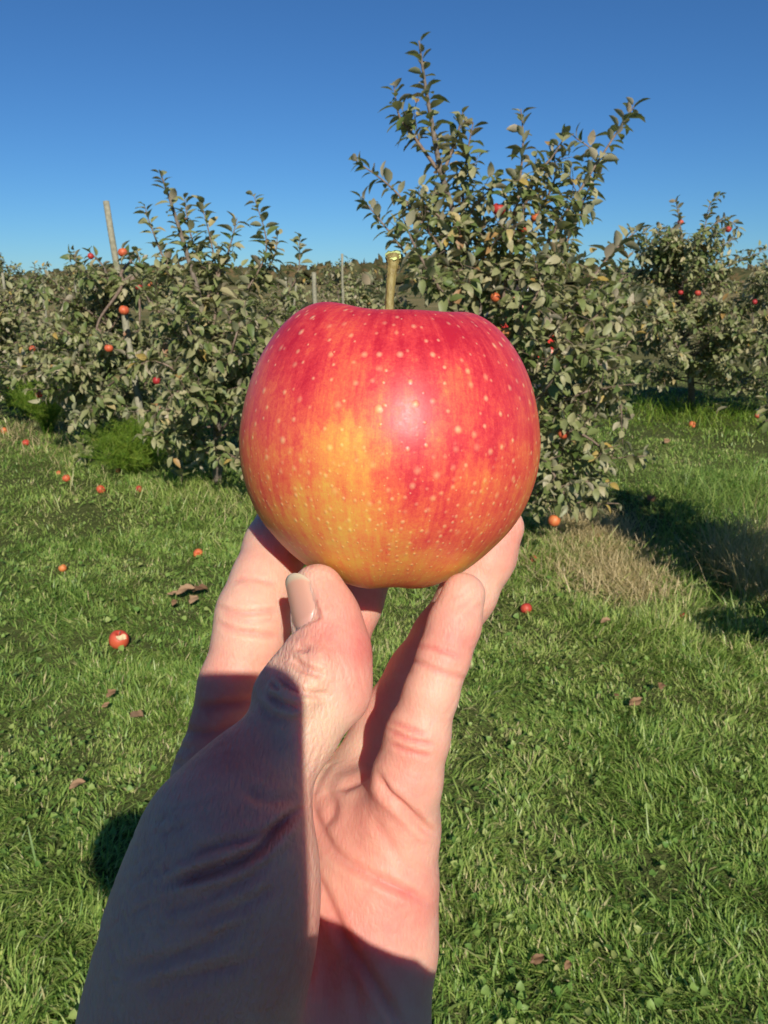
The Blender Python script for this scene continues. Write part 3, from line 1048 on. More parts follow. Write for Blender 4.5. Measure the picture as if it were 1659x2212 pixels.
def build_hero():
    nu, nv = 260, 190
    T, V, Zz, Sl = apple_verts(nu, nv)
    i, j = np.meshgrid(np.arange(nu), np.arange(nv - 1), indexing='ij'); i2 = (i + 1) % nu
    Q = np.stack([i * nv + j, i * nv + j + 1, i2 * nv + j + 1, i2 * nv + j], -1).reshape(-1, 4)
    Vf = V.reshape(-1, 3)
    C = AP_C + Vf @ AP_B.T
    U = np.stack([C[:, 0] / C[:, 2] * FPX + CU, C[:, 1] / C[:, 2] * FPX + CV], -1)
    h = Zz.reshape(-1)
    t = T.reshape(-1)
    front = np.clip(-(AP_B.T @ np.array([0, 0, 1.0])) @ (Vf / AP_R).T, -1, 1)
    # pigment: crimson shoulders, ochre flank, yellow-green foot
    bl = 0.375 - 0.23 * np.clip(h, -0.1, 1) + 0.30 * np.clip(-h - 0.25, 0, 1) + 0.06 * np.cos(3 * t + 1) + 0.05 * np.cos(2 * t)
    def spot(u, v, su, sv, a):
        return a * np.exp(-((U[:, 0] - u) / su) ** 2 - ((U[:, 1] - v) / sv) ** 2) * (front > 0)
    bl += spot(755, 935, 80, 90, 0.34) + spot(740, 1010, 130, 130, 0.20) + spot(800, 1150, 130, 85, 0.30) + spot(985, 830, 36, 75, 0.24) + spot(690, 1075, 80, 60, 0.12)
    bl += spot(1040, 1030, 40, 40, 0.22) + spot(950, 950, 25, 60, 0.16) + spot(780, 790, 60, 60, 0.12) + spot(860, 1230, 210, 40, 0.20) + spot(770, 700, 50, 30, 0.06) + spot(960, 1075, 80, 45, 0.10)
    bl += spot(640, 800, 55, 90, -0.20) + spot(610, 700, 60, 50, -0.12) + spot(560, 880, 50, 120, -0.06) + spot(890, 930, 45, 60, -0.08) + spot(905, 1075, 60, 60, -0.12) + spot(1090, 900, 60, 150, -0.13) + spot(1030, 740, 80, 60, -0.12) + spot(990, 1165, 90, 40, -0.10) + spot(690, 720, 18, 90, -0.14)
    st = np.stack([np.cos(t), np.sin(t), h * 1.0], -1)
    dots = np.stack([((t - math.pi / 2) % (2 * math.pi)) * AP_R, Sl.reshape(-1) * AP_R, np.zeros(len(t))], -1)
    o = mesh_obj('apple', Vf, Q, M['hero'], None, True, {'blush': bl, 'streak': st, 'height': h, 'dots': dots})
    mw = CAMROT @ AP_B
    mt = Matrix.Identity(4)
    loc = c2w(AP_C[None])[0]
    for a in range(3):
        for b in range(3): mt[a][b] = mw[a][b]
        mt[a][3] = loc[a]
    o.matrix_world = mt
    tag(o, 'large red and yellow speckled apple held up by fingertips in front of the orchard', 'apple')
    # stem: from the dip up, flaring to the cut end
    m, nt, b = new_mat('apple stem')
    co = objco(nt)
    n1 = noise(nt, mapping(nt, co, (1, 1, 0.35)), 700, 4, 0.7)
    n2 = noise(nt, co, 2200, 2)
    col = ramp(nt, n1, [(0.25, (0.12, 0.075, 0.022)), (0.5, (0.24, 0.185, 0.05)), (0.75, (0.34, 0.29, 0.10))])
    col = mix(nt, mth(nt, 'GREATER_THAN', n2, 0.72), col, (0.62, 0.52, 0.30))
    nt.links.new(col, b.inputs['Base Color']); b.inputs['Roughness'].default_value = 0.6
    nt.links.new(bump(nt, n1, 0.0004), b.inputs['Normal'])
    # local points: convert picture points at the stem's depth to the apple's axes
    def loc_p(u, v, dz=0.0):
        return (pc(u, v, AP_C[2] + dz) - AP_C) @ AP_B
    pts = [np.array([0.0002, 0, 0.43 * AP_R]), loc_p(842, 690), loc_p(842, 650), loc_p(844, 615), loc_p(847, 585), loc_p(849, 566), loc_p(849, 551)]
    P = smooth_path(pts, 6)
    k = np.linspace(0, 1, len(P))
    px = np.interp(k, [0, .3, .5, .66, .8, .9, 1], [10, 9.5, 10, 11, 13.5, 17, 15.5])
    rad = px / FPX * 0.205
    v, q, tt = tube(P, rad, 20, False)
    nrm = np.repeat(P, 20, 0)
    v = nrm + (v - nrm) * (1 + 0.07 * rng.standard_normal(len(v)))[:, None]
    # slant the cut: far edge higher than the near one
    so = mesh_obj('stem', v, q, m, o)
    m2, nt2, b2_ = new_mat('cut stem end')
    nn = noise(nt2, objco(nt2), 1500, 4, 0.7)
    nt2.links.new(ramp(nt2, nn, [(0.3, (0.42, 0.50, 0.10)), (0.6, (0.62, 0.70, 0.28)), (0.8, (0.75, 0.78, 0.50))]), b2_.inputs['Base Color'])
    b2_.inputs['Roughness'].default_value = 0.6
    ring = v[-20:]; cen = ring.mean(0)
    axis = unit(P[-1] - P[-3])
    toward = unit(-AP_B[:, :].T @ np.array([0, 0, 1.0]))      # local direction to the viewer
    vs = []
    for f in (1.02, 0.99, 0.72, 0.35):
        q_ = cen + (ring - cen) * f
        hgt = -((q_ - cen) @ toward) * 0.75
        q_ = q_ + axis * (hgt[:, None] + (0.00045 if f < 1.01 else -0.0003)) + axis * (0.00016 * rng.standard_normal(20))[:, None]
        vs.append(q_)
    vv = np.concatenate(vs + [cen[None] + axis * 0.0004])
    a = np.arange(20); a2 = (a + 1) % 20
    qq = np.concatenate([np.stack([a + r_ * 20, a2 + r_ * 20, a2 + r_ * 20 + 20, a + r_ * 20 + 20], -1) for r_ in range(3)])
    t3 = np.stack([a + 60, a2 + 60, np.full(20, 80)], -1)
    mesh_obj('cut_end', vv, [qq, t3], m2, so)
    # calyx sepals in the foot of the apple
    g = Geo()
    for s_ in range(5):
        an = s_ * 1.2566
        d = np.array([math.cos(an), math.sin(an), 0])
        e = np.array([-d[1], d[0], 0])
        z0 = -0.80 * AP_R
        g.add([d * 0.001 - e * 0.0012 + (0, 0, z0), d * 0.001 + e * 0.0012 + (0, 0, z0), d * 0.0036 + (0, 0, z0 - 0.0026)], None, [(0, 1, 2)])
    g.obj('calyx', M['bark'], o)
    return o


HERO = build_hero()


# ------------------------------------------------------------------ the person holding it
def hp(u, v, zmm):
    return pc(u, v, zmm / 1000.0) * 1000.0


def px2(r, zmm):
    return r / FPX * zmm


def finger(pts):
    return chain([hp(u, v, z) for u, v, z, r in pts], [px2(r, z) for u, v, z, r in pts])


F_INDEX = [(470, 1665, 208, 84), (505, 1480, 212, 72), (541, 1375, 215, 76), (550, 1325, 217, 79), (572, 1255, 222, 70), (596, 1180, 229, 66), (625, 1120, 235, 62), (655, 1075, 239, 56)]
F_MIDDLE = [(610, 1700, 217, 80), (690, 1480, 232, 68), (722, 1400, 237, 68), (760, 1300, 243, 64), (800, 1200, 247, 62), (838, 1120, 250, 52)]
F_RING = [(765, 1720, 212, 78), (838, 1560, 222, 66), (905, 1455, 229, 64), (955, 1375, 231, 61), (1010, 1285, 230, 59), (1050, 1210, 231, 57), (1080, 1140, 232, 52)]
F_PINKY = [(865, 1790, 189, 84), (880, 1680, 184, 72), (902, 1590, 183, 66), (932, 1495, 183, 55), (958, 1420, 184, 53), (981, 1350, 186, 53.5), (1001, 1285, 188.5, 48)]
F_THUMB_D = [(735, 1500, 175, 64), (720, 1452, 176, 71), (721, 1400, 178.5, 71), (705, 1335, 181.5, 66), (686, 1276, 184, 58)]
F_THUMB_P = [(475, 1790, 160, 128), (560, 1670, 167, 104), (640, 1568, 172, 90), (706, 1472, 175.5, 82)]
THENAR = [(510, 1745, 163, 116), (490, 1830, 160, 158), (476, 1930, 158, 181), (446, 2060, 157, 201), (405, 2230, 157, 205), (370, 2420, 160, 205)]
META = {2: [(468, 1690, 208, 90), (430, 1950, 200, 112), (420, 2250, 188, 140)],
        3: [(640, 1740, 214, 90), (615, 1960, 205, 112), (540, 2300, 188, 150)],
        4: [(762, 1745, 206, 86), (742, 1960, 198, 106), (650, 2300, 187, 150)],
        5: [(855, 1775, 191, 80), (843, 1900, 189, 86), (834, 2050, 187, 94), (790, 2230, 183, 120), (720, 2450, 178, 140)],
        45: [(812, 1800, 197, 76), (790, 1950, 193, 92), (730, 2250, 184, 135)]}
WRIST = [(500, 2300, 178, 230), (450, 2520, 175, 225), (400, 2800, 172, 225)]
BUMPS = [  # folds of loose skin over the thumb joint
    ([(640, 1406, 176, 20), (690, 1425, 167, 12)], 5.0), ([(618, 1438, 177, 25), (680, 1466, 166, 14)], 5.0), ([(598, 1466, 176, 25), (655, 1502, 164, 13)], 5.0), ([(578, 1496, 174, 25), (640, 1530, 163, 10)], 5.0)]

NAILS = [  # two axis points, way to the back of the finger, radius along it, half angle, from, to (mm), lift
    ([(712, 1385, 179.5), (681, 1275, 184.2)], (-0.69, -0.14, -0.71), (7.55, 7.3, 6.95), 0.78, 3.4, 16.8),
    ([(625, 1120, 235), (655, 1075, 239)], (-0.5, -0.3, 0.8), (8.8, 8.2, 7.7), 0.8, -3, 8.5),
    ([(800, 1200, 247), (838, 1120, 250)], (-0.2, -0.2, 1.0), (9.2, 8.4, 7.6), 0.8, 0, 13),
    ([(1050, 1210, 231), (1080, 1140, 232)], (0.7, 0.2, 0.7), (8.0, 7.4, 7.0), 0.8, 0, 12),
    ([(980, 1350, 186), (1000, 1285, 188.5)], (0.45, 0.15, 0.9), (6.8, 6.4, 5.8), 0.8, 0, 10)]


def nail_axes(n):
    a, b = hp(*n[0][0]), hp(*n[0][1])
    ax_ = unit(b - a); nb = np.asarray(n[1], float); nb = unit(nb - ax_ * (nb @ ax_))
    return a, ax_, nb, np.cross(ax_, nb), np.linalg.norm(b - a)


CREASES = [  # picture polyline, half width px, depth mm, flush, finger key or None
    ([(640, 1394), (668, 1402)], 7, 0.7, .2, 'T'), ([(630, 1420), (645, 1437), (667, 1448), (705, 1460)], 7, 0.9, .3, 'T'),
    ([(592, 1455), (611, 1471), (636, 1487), (663, 1497), (715, 1503)], 6, 0.9, .35, 'T'), ([(584, 1473), (606, 1491)], 5, 0.7, .3, 'T'), ([(575, 1495), (596, 1513), (618, 1524), (650, 1531)], 6, 0.9, .35, 'T'),
    ([(556, 1520), (590, 1548), (640, 1560)], 7, 0.35, .2, 'T'),
    ([(357, 1912), (469, 1877), (553, 1842), (625, 1768), (662, 1742)], 9, 1.7, .5, 'T'), ([(396, 1846), (492, 1820), (560, 1806), (625, 1765)], 8, 0.7, .4, 'T'),
    ([(330, 1975), (430, 1945), (520, 1905), (600, 1850)], 9, 0.4, .25, 'T'), ([(245, 2100), (330, 2080), (440, 2045), (540, 1990)], 12, 0.5, .2, 'T'), ([(300, 2150), (420, 2110), (540, 2080)], 13, 0.4, .15, 'T'),
    ([(430, 1990), (520, 1960), (600, 1915)], 10, 0.4, .2, 'T'), ([(520, 1700), (580, 1730), (650, 1722)], 10, 0.35, .2, 'T'),
    ([(893, 1396), (925, 1398), (960, 1408), (1001, 1423)], 5, 0.30, .45, 'P'), ([(880, 1424), (910, 1434), (947, 1451), (1015, 1468)], 5, 0.36, .5, 'P'),
    ([(836, 1555), (877, 1570), (925, 1592)], 5, 0.38, .6, 'P'), ([(832, 1573), (885, 1597), (945, 1610)], 5, 0.42, .6, 'P'), ([(838, 1603), (885, 1624), (940, 1636)], 5, 0.36, .5, 'P'),
    ([(815, 1668), (832, 1710), (868, 1742), (920, 1790), (950, 1806)], 8, 1.25, .15, None),
    ([(990, 1290), (1030, 1262)], 4, 0.16, .1, 'P'), ([(985, 1315), (1040, 1275)], 5, 0.18, .1, 'P'), ([(985, 1350), (1045, 1300)], 5, 0.16, .1, 'P'),
    ([(460, 1306), (517, 1325), (612, 1318)], 6, 0.42, .5, 'I'), ([(462, 1344), (517, 1364), (612, 1376)], 6, 0.42, .5, 'I'), ([(497, 1256), (540, 1250), (606, 1262)], 5, 0.22, .35, 'I'), ([(470, 1325), (530, 1343), (600, 1340)], 5, 0.2, .3, 'I'),
    ([(425, 1530), (490, 1522), (560, 1512)], 8, 0.6, .4, 'I'), ([(370, 1571), (450, 1585), (520, 1560)], 8, 0.5, .3, 'I'), ([(345, 1640), (400, 1655)], 6, 0.45, .1, 'I'), ([(330, 1690), (380, 1700)], 6, 0.45, .1, 'I'), ([(355, 1610), (420, 1620)], 6, 0.35, .1, 'I'),
    ([(668, 1722), (693, 1795), (738, 1856), (833, 1907), (895, 1935), (940, 1962)], 9, 0.8, .3, 'M'), ([(655, 1850), (698, 1929), (737, 2013), (793, 2097), (850, 2187), (880, 2240)], 10, 0.9, .25, 'M'),
    ([(645, 2019), (662, 2086), (656, 2198)], 9, 0.8, .25, 'M'), ([(814, 1661), (775, 1686), (730, 1706)], 8, 0.7, .3, 'M'), ([(672, 1725), (690, 1680), (725, 1627)], 6, 0.35, -.15, 'M'), ([(700, 1790), (720, 1745), (700, 1700)], 9, 0.5, .2, 'M'),
    ([(800, 1760), (860, 1850), (900, 1895)], 10, 0.3, .1, 'M'), ([(720, 1980), (760, 2090), (780, 2220)], 12, 0.35, .1, 'M')]
_wr = np.random.default_rng(41)
for i_ in range(0, 17, 2):    # loose folds fanning out from the thumb crease
    f_ = i_ / 16.0
    xr, yr = 640 - 40 * f_ + _wr.uniform(-40, 5), 1700 + 420 * f_ + _wr.uniform(-12, 12)
    ln_ = _wr.uniform(120, 300)
    dr_ = np.array([-0.95, 0.30 + 0.12 * math.sin(i_ * 1.7)]); dr_ /= np.linalg.norm(dr_)
    c_ = 0.12 * ln_ * _wr.uniform(0.4, 1.2)
    p0 = np.array([xr - _wr.uniform(0, 170), yr]); p2 = p0 + dr_ * ln_; p1 = (p0 + p2) / 2 + np.array([0.3, 0.95]) * c_ * 0.5
    CREASES.append(([tuple(p0), tuple(p1), tuple(p2)], _wr.uniform(4, 6), _wr.uniform(0.07, 0.17), 0.12, 'T'))
for i_ in range(46):          # short crossed lines on the back of the thumb root
    f_ = _wr.uniform(0, 1)
    p0 = np.array([410 - 170 * f_ + _wr.uniform(-40, 60), 1690 + 330 * f_ + _wr.uniform(-30, 30)])
    an_ = _wr.choice([2.15, 2.55, 1.2]) + _wr.uniform(-0.2, 0.2); ln_ = _wr.uniform(35, 85)
    p2 = p0 + ln_ * np.array([math.cos(an_), math.sin(an_)])
    CREASES.append(([tuple(p0), tuple((p0 + p2) / 2 + _wr.uniform(-4, 4, 2)), tuple(p2)], _wr.uniform(2.5, 4), _wr.uniform(0.10, 0.22), 0.05, 'T'))
for i_ in range(16):          # hairline furrows across the finger pads and palm
    cu_, cv_, an_, ln_, key_ = [(985, 1380, 1.9, 70, 'P'), (955, 1520, 2.0, 60, 'P'), (900, 1700, 1.2, 90, None), (860, 1860, 0.5, 110, 'M'), (760, 1800, 1.1, 100, 'M'), (540, 1420, 1.3, 80, 'I'), (760, 1420, 1.3, 90, 'T'), (720, 1560, 1.9, 90, 'T')][i_ % 8]
    p0 = np.array([cu_, cv_]) + _wr.uniform(-35, 35, 2); p2 = p0 + ln_ * np.array([math.cos(an_), math.sin(an_)])
    CREASES.append(([tuple(p0), tuple((p0 + p2) / 2 + _wr.uniform(-3, 3, 2)), tuple(p2)], 3.0, 0.10, 0.05, key_))
FLUSH = [(975, 1375, 55, .40), (1085, 1175, 50, .42), (785, 1395, 48, .5), (730, 1290, 45, .25), (680, 1375, 35, .3), (770, 1500, 40, .35), (880, 1600, 60, .18), (850, 1850, 60, .12), (860, 1720, 60, .2), (750, 1760, 60, .12), (560, 1190, 60, .1),
         (510, 1440, 70, .12), (700, 1500, 45, -.25), (690, 1560, 60, -.3), (540, 1340, 60, -.12), (700, 1650, 50, -.2), (905, 1950, 50, .25), (840, 2010, 120, .25), (700, 2100, 90, .35), (560, 1700, 140, .25), (480, 2000, 170, .05), (450, 1560, 80, .3), (330, 1800, 90, -.15), (250, 2100, 120, -.1)]


def build_hand():
    gs = []
    kf = 3.0
    for m_ in META.values():
        gs.append((finger(m_), 6.0, 13.0))
    gs.append((finger(WRIST), 8.0, 14.0))
    gs.append((finger(THENAR), 10.0, 10.0))
    gs.append((finger(F_INDEX), kf, 6.0)); gs.append((finger(F_MIDDLE), kf, 4.5)); gs.append((finger(F_RING), kf, 4.5)); gs.append((finger(F_PINKY), kf, 4.0))
    gs.append((finger(F_THUMB_P) + finger(F_THUMB_D), 4.0, 6.0))
    for b, k in BUMPS: gs.append((finger(b), 1.5, k))
    V, Q = grow(gs, (-95, -8, 125), (62, 150, 268), 0.62)
    V = relax(V, Q, 2, 0.5)
    N = vnormals(V, Q)
    # which limb a point belongs to
    keys = [('I', finger(F_INDEX)), ('F', finger(F_MIDDLE)), ('R', finger(F_RING)), ('P', finger(F_PINKY)), ('T', finger(F_THUMB_P) + finger(F_THUMB_D) + finger(THENAR)), ('M', sum([finger(m_) for m_ in META.values()], []))]
    D = np.stack([np.min([roundcone(V, *p) for p in pr], 0) for _, pr in keys], 1)
    part = np.argmin(D, 1)
    isT = (D[:, 4] < D[:, 5] + 1.0) & ((part == 4) | (part == 5))
    U = np.stack([V[:, 0] / V[:, 2] * FPX + CU, V[:, 1] / V[:, 2] * FPX + CV], -1)
    view = -V / np.linalg.norm(V, axis=1)[:, None]
    face = np.einsum('ij,ij->i', N, view)
    fw = np.clip((face + 0.05) / 0.2, 0, 1)
    flush = np.full(len(V), 0.36)
    for u, v, s, a in FLUSH:
        flush += a * np.exp(-((U[:, 0] - u) ** 2 + (U[:, 1] - v) ** 2) / (2 * s * s)) * (face > -0.1)
    disp = np.zeros(len(V))
    names = [k for k, _ in keys]
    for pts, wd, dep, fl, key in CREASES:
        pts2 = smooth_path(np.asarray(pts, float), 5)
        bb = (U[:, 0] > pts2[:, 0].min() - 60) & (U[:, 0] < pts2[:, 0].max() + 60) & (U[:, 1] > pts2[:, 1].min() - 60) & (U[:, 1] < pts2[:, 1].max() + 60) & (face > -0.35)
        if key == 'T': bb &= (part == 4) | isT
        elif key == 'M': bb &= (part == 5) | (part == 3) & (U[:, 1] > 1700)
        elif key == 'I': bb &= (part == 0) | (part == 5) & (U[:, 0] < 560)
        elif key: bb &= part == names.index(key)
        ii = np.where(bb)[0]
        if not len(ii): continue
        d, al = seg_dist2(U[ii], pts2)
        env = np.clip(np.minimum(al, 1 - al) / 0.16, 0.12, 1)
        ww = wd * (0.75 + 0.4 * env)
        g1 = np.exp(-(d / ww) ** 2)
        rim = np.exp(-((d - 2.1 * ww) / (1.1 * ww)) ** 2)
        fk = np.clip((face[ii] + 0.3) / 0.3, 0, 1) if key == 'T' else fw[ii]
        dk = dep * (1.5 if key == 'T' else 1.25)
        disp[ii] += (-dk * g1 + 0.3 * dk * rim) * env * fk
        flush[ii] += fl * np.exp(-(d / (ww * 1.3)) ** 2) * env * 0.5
    # fine cross-hatched slack on the thumb side of the hand
    ph = U[:, 0] * 0.05 + U[:, 1] * 0.16
    tw = np.exp(-((U[:, 0] - 420) / 190) ** 2 - ((U[:, 1] - 1880) / 260) ** 2) * ((part == 4) | isT)
    disp += tw * fw * 0.09 * (np.sin(ph + 1.5 * np.sin(U[:, 0] * 0.021) + 1.1 * np.sin(U[:, 1] * 0.017)) + 0.6 * np.sin(ph * 1.9 + 2.2 * np.sin(U[:, 1] * 0.03 + U[:, 0] * 0.02)))
    V = V + N * disp[:, None]
    V = relax(V, Q, 1, 0.35)
    # beds for the nails: the skin dips under each plate and folds up round it
    for nl_ in NAILS:
        a, ax_, nb, sd_, L = nail_axes(nl_)
        q = V - a; t = q @ ax_; rad = q - t[:, None] * ax_
        rc = np.linalg.norm(rad, axis=1); ph = np.abs(np.arctan2(rad @ sd_ / 0.92, rad @ nb))
        target = np.interp(t, [0, L * 0.6, L * 1.25], nl_[2]) - 0.45
        wgt = np.clip((nl_[3] + 0.02 - ph) / 0.10, 0, 1) * np.clip((t - nl_[4] + 0.3) / 0.9, 0, 1) * (t < nl_[5] + 3) * (rc < 12)
        V = V - rad / np.maximum(rc, 1e-6)[:, None] * (wgt * np.maximum(rc - target, 0))[:, None]
        fold = np.exp(-((ph - nl_[3] - 0.16) / 0.13) ** 2) * np.clip((t - nl_[4]) / 2, 0, 1) * np.clip((nl_[5] - 3 - t) / 3, 0, 1) * (rc < 12)
        V = V + rad / np.maximum(rc, 1e-6)[:, None] * (0.35 * fold)[:, None]
    # pads press against the apple: no point inside it
    A = (V / 1000.0 - AP_C) @ AP_B / AP_R
    P = smooth_path(PROF, 20); k0 = np.argmax(P[:, 1])
    P = P[k0:]; k1 = len(P) - 1 - 60
    ang = np.arctan2(P[:, 0], P[:, 1]); rho = np.hypot(P[:, 0], P[:, 1])
    o = np.argsort(ang)
    aa = np.arctan2(np.hypot(A[:, 0], A[:, 1]), A[:, 2])
    rb = np.interp(aa, ang[o], rho[o]); ra = np.linalg.norm(A, axis=1)
    f = np.where(ra < rb + 0.004, (rb + 0.004) / np.maximum(ra, 1e-6), 1.0)
    f = np.where((f > 1.0) & (f < 1.35), f, 1.0)
    V = (AP_C + (A * f[:, None] * AP_R) @ AP_B.T) * 1000.0
    back = np.clip(((part == 4) | isT) * np.clip((760 - U[:, 0]) / 200, 0, 1) + (U[:, 0] < 420) * 0.6, 0, 1)
    return V / 1000.0, Q, np.clip(flush, 0, 1), back


# a standing figure out of joints (world metres)
def body_groups(J, grow_by=0.0):
    def lim(names, rad): return chain([J[n] for n in names], [r_ + grow_by for r_ in rad])
    gs = {}
    gs['torso'] = (chain([J['pelvis'], J['waist'], J['chest']], [0.115 + grow_by, 0.105 + grow_by, 0.115 + grow_by])
                   + chain([J['chest'] * 0.5 + J['shl'] * 0.5, J['chest'] * 0.5 + J['shr'] * 0.5], [0.085 + grow_by, 0.085 + grow_by])
                   + chain([J['shl'], J['shr']], [0.058 + grow_by, 0.058 + grow_by]) + chain([J['hipl'], J['hipr']], [0.09 + grow_by, 0.09 + grow_by]), 0.08, 0.05)
    for s in 'lr':
        gs['arm' + s] = (lim(['sh' + s, 'el' + s], [0.052, 0.040]) + lim(['el' + s, 'wr' + s], [0.041, 0.027]), 0.02, 0.04)
        gs['leg' + s] = (lim(['hip' + s, 'kn' + s], [0.085, 0.055]) + lim(['kn' + s, 'an' + s], [0.054, 0.036]), 0.03, 0.05)
    return gs


def head_groups(J, f):
    h = J['head']; f = np.asarray(f, float); rt = np.cross(f, (0, 0, 1)); up = np.array([0, 0, 1.0])
    P = lambda a, b, c: h + a * rt + b * f + c * up
    gs = [([(P(0, -0.02, 0.03), P(0, 0.012, 0.03), 0.080, 0.074)] + chain([P(0, 0.035, -0.02), P(0, 0.055, -0.085)], [0.058, 0.034]), 0.05, 0.03),
          (chain([J['neck'], P(0, -0.01, -0.06)], [0.056, 0.052]), 0.03, 0.03),
          (chain([P(0, 0.088, 0.012), P(0, 0.104, -0.022)], [0.008, 0.0125]), 0.01, 0.012),
          (chain([P(-0.018, 0.082, -0.060), P(0.018, 0.082, -0.060)], [0.0075, 0.0075]), 0.01, 0.008)]
    for s in (-1, 1):
        gs.append((chain([P(s * 0.080, -0.01, 0.015), P(s * 0.078, 0.0, -0.03)], [0.016, 0.010]), 0.01, 0.006))
        gs.append((chain([P(s * 0.02, 0.083, 0.028), P(s * 0.05, 0.070, 0.026)], [0.008, 0.008]), 0.01, 0.01))
    return gs


def simple_hand(wrist, d, palm_n, curl=0.6, thumb=1):
    """palm, four fingers of different lengths and a thumb, curling towards palm_n (metres)"""
    d = unit(d); n = unit(np.asarray(palm_n, float) - d * (np.asarray(palm_n) @ d)); s = np.cross(d, n) * thumb
    gs = [(sum([chain([wrist + s * o_ * 0.5, wrist + d * 0.085 + s * o_], [0.017, 0.012]) for o_ in (-0.03, -0.01, 0.01, 0.03)], []), 0.016, 0.02)]
    for o_, ln in ((-0.032, 0.062), (-0.011, 0.076), (0.011, 0.082), (0.032, 0.072)):
        p = wrist + d * 0.085 + s * o_; a = 0.25; pts = [p]
        for q, f in enumerate((0.45, 0.32, 0.23)):
            a += curl
            p = p + ln * f * (d * math.cos(a) + n * math.sin(a)); pts.append(p)
        gs.append((chain(pts, [0.0095, 0.009, 0.008, 0.0068]), 0.004, 0.004))
    p = wrist + d * 0.03 + s * 0.038
    gs.append((chain([p - s * 0.012, p + s * 0.018 + d * 0.02 + n * 0.012, p + s * 0.026 + d * 0.048 + n * 0.026, p + s * 0.022 + d * 0.072 + n * 0.034], [0.018, 0.0125, 0.011, 0.009]), 0.008, 0.01))
    return gs


def cloth(name, c1, c2, sc=60):
    return mat_simple(name, c1, c2, sc, 0.9, 0.001, 0.15)


def bounds(gs, m=0.03):
    pr = sum([g[0] for g in gs], [])
    lo = np.min([np.minimum(p[0], p[1]) - max(p[2], p[3]) for p in pr], 0) - m
    hi = np.max([np.maximum(p[0], p[1]) + max(p[2], p[3]) for p in pr], 0) + m
    return lo, hi


def cut_between(groups, keep):
    return [groups[k] for k in keep]


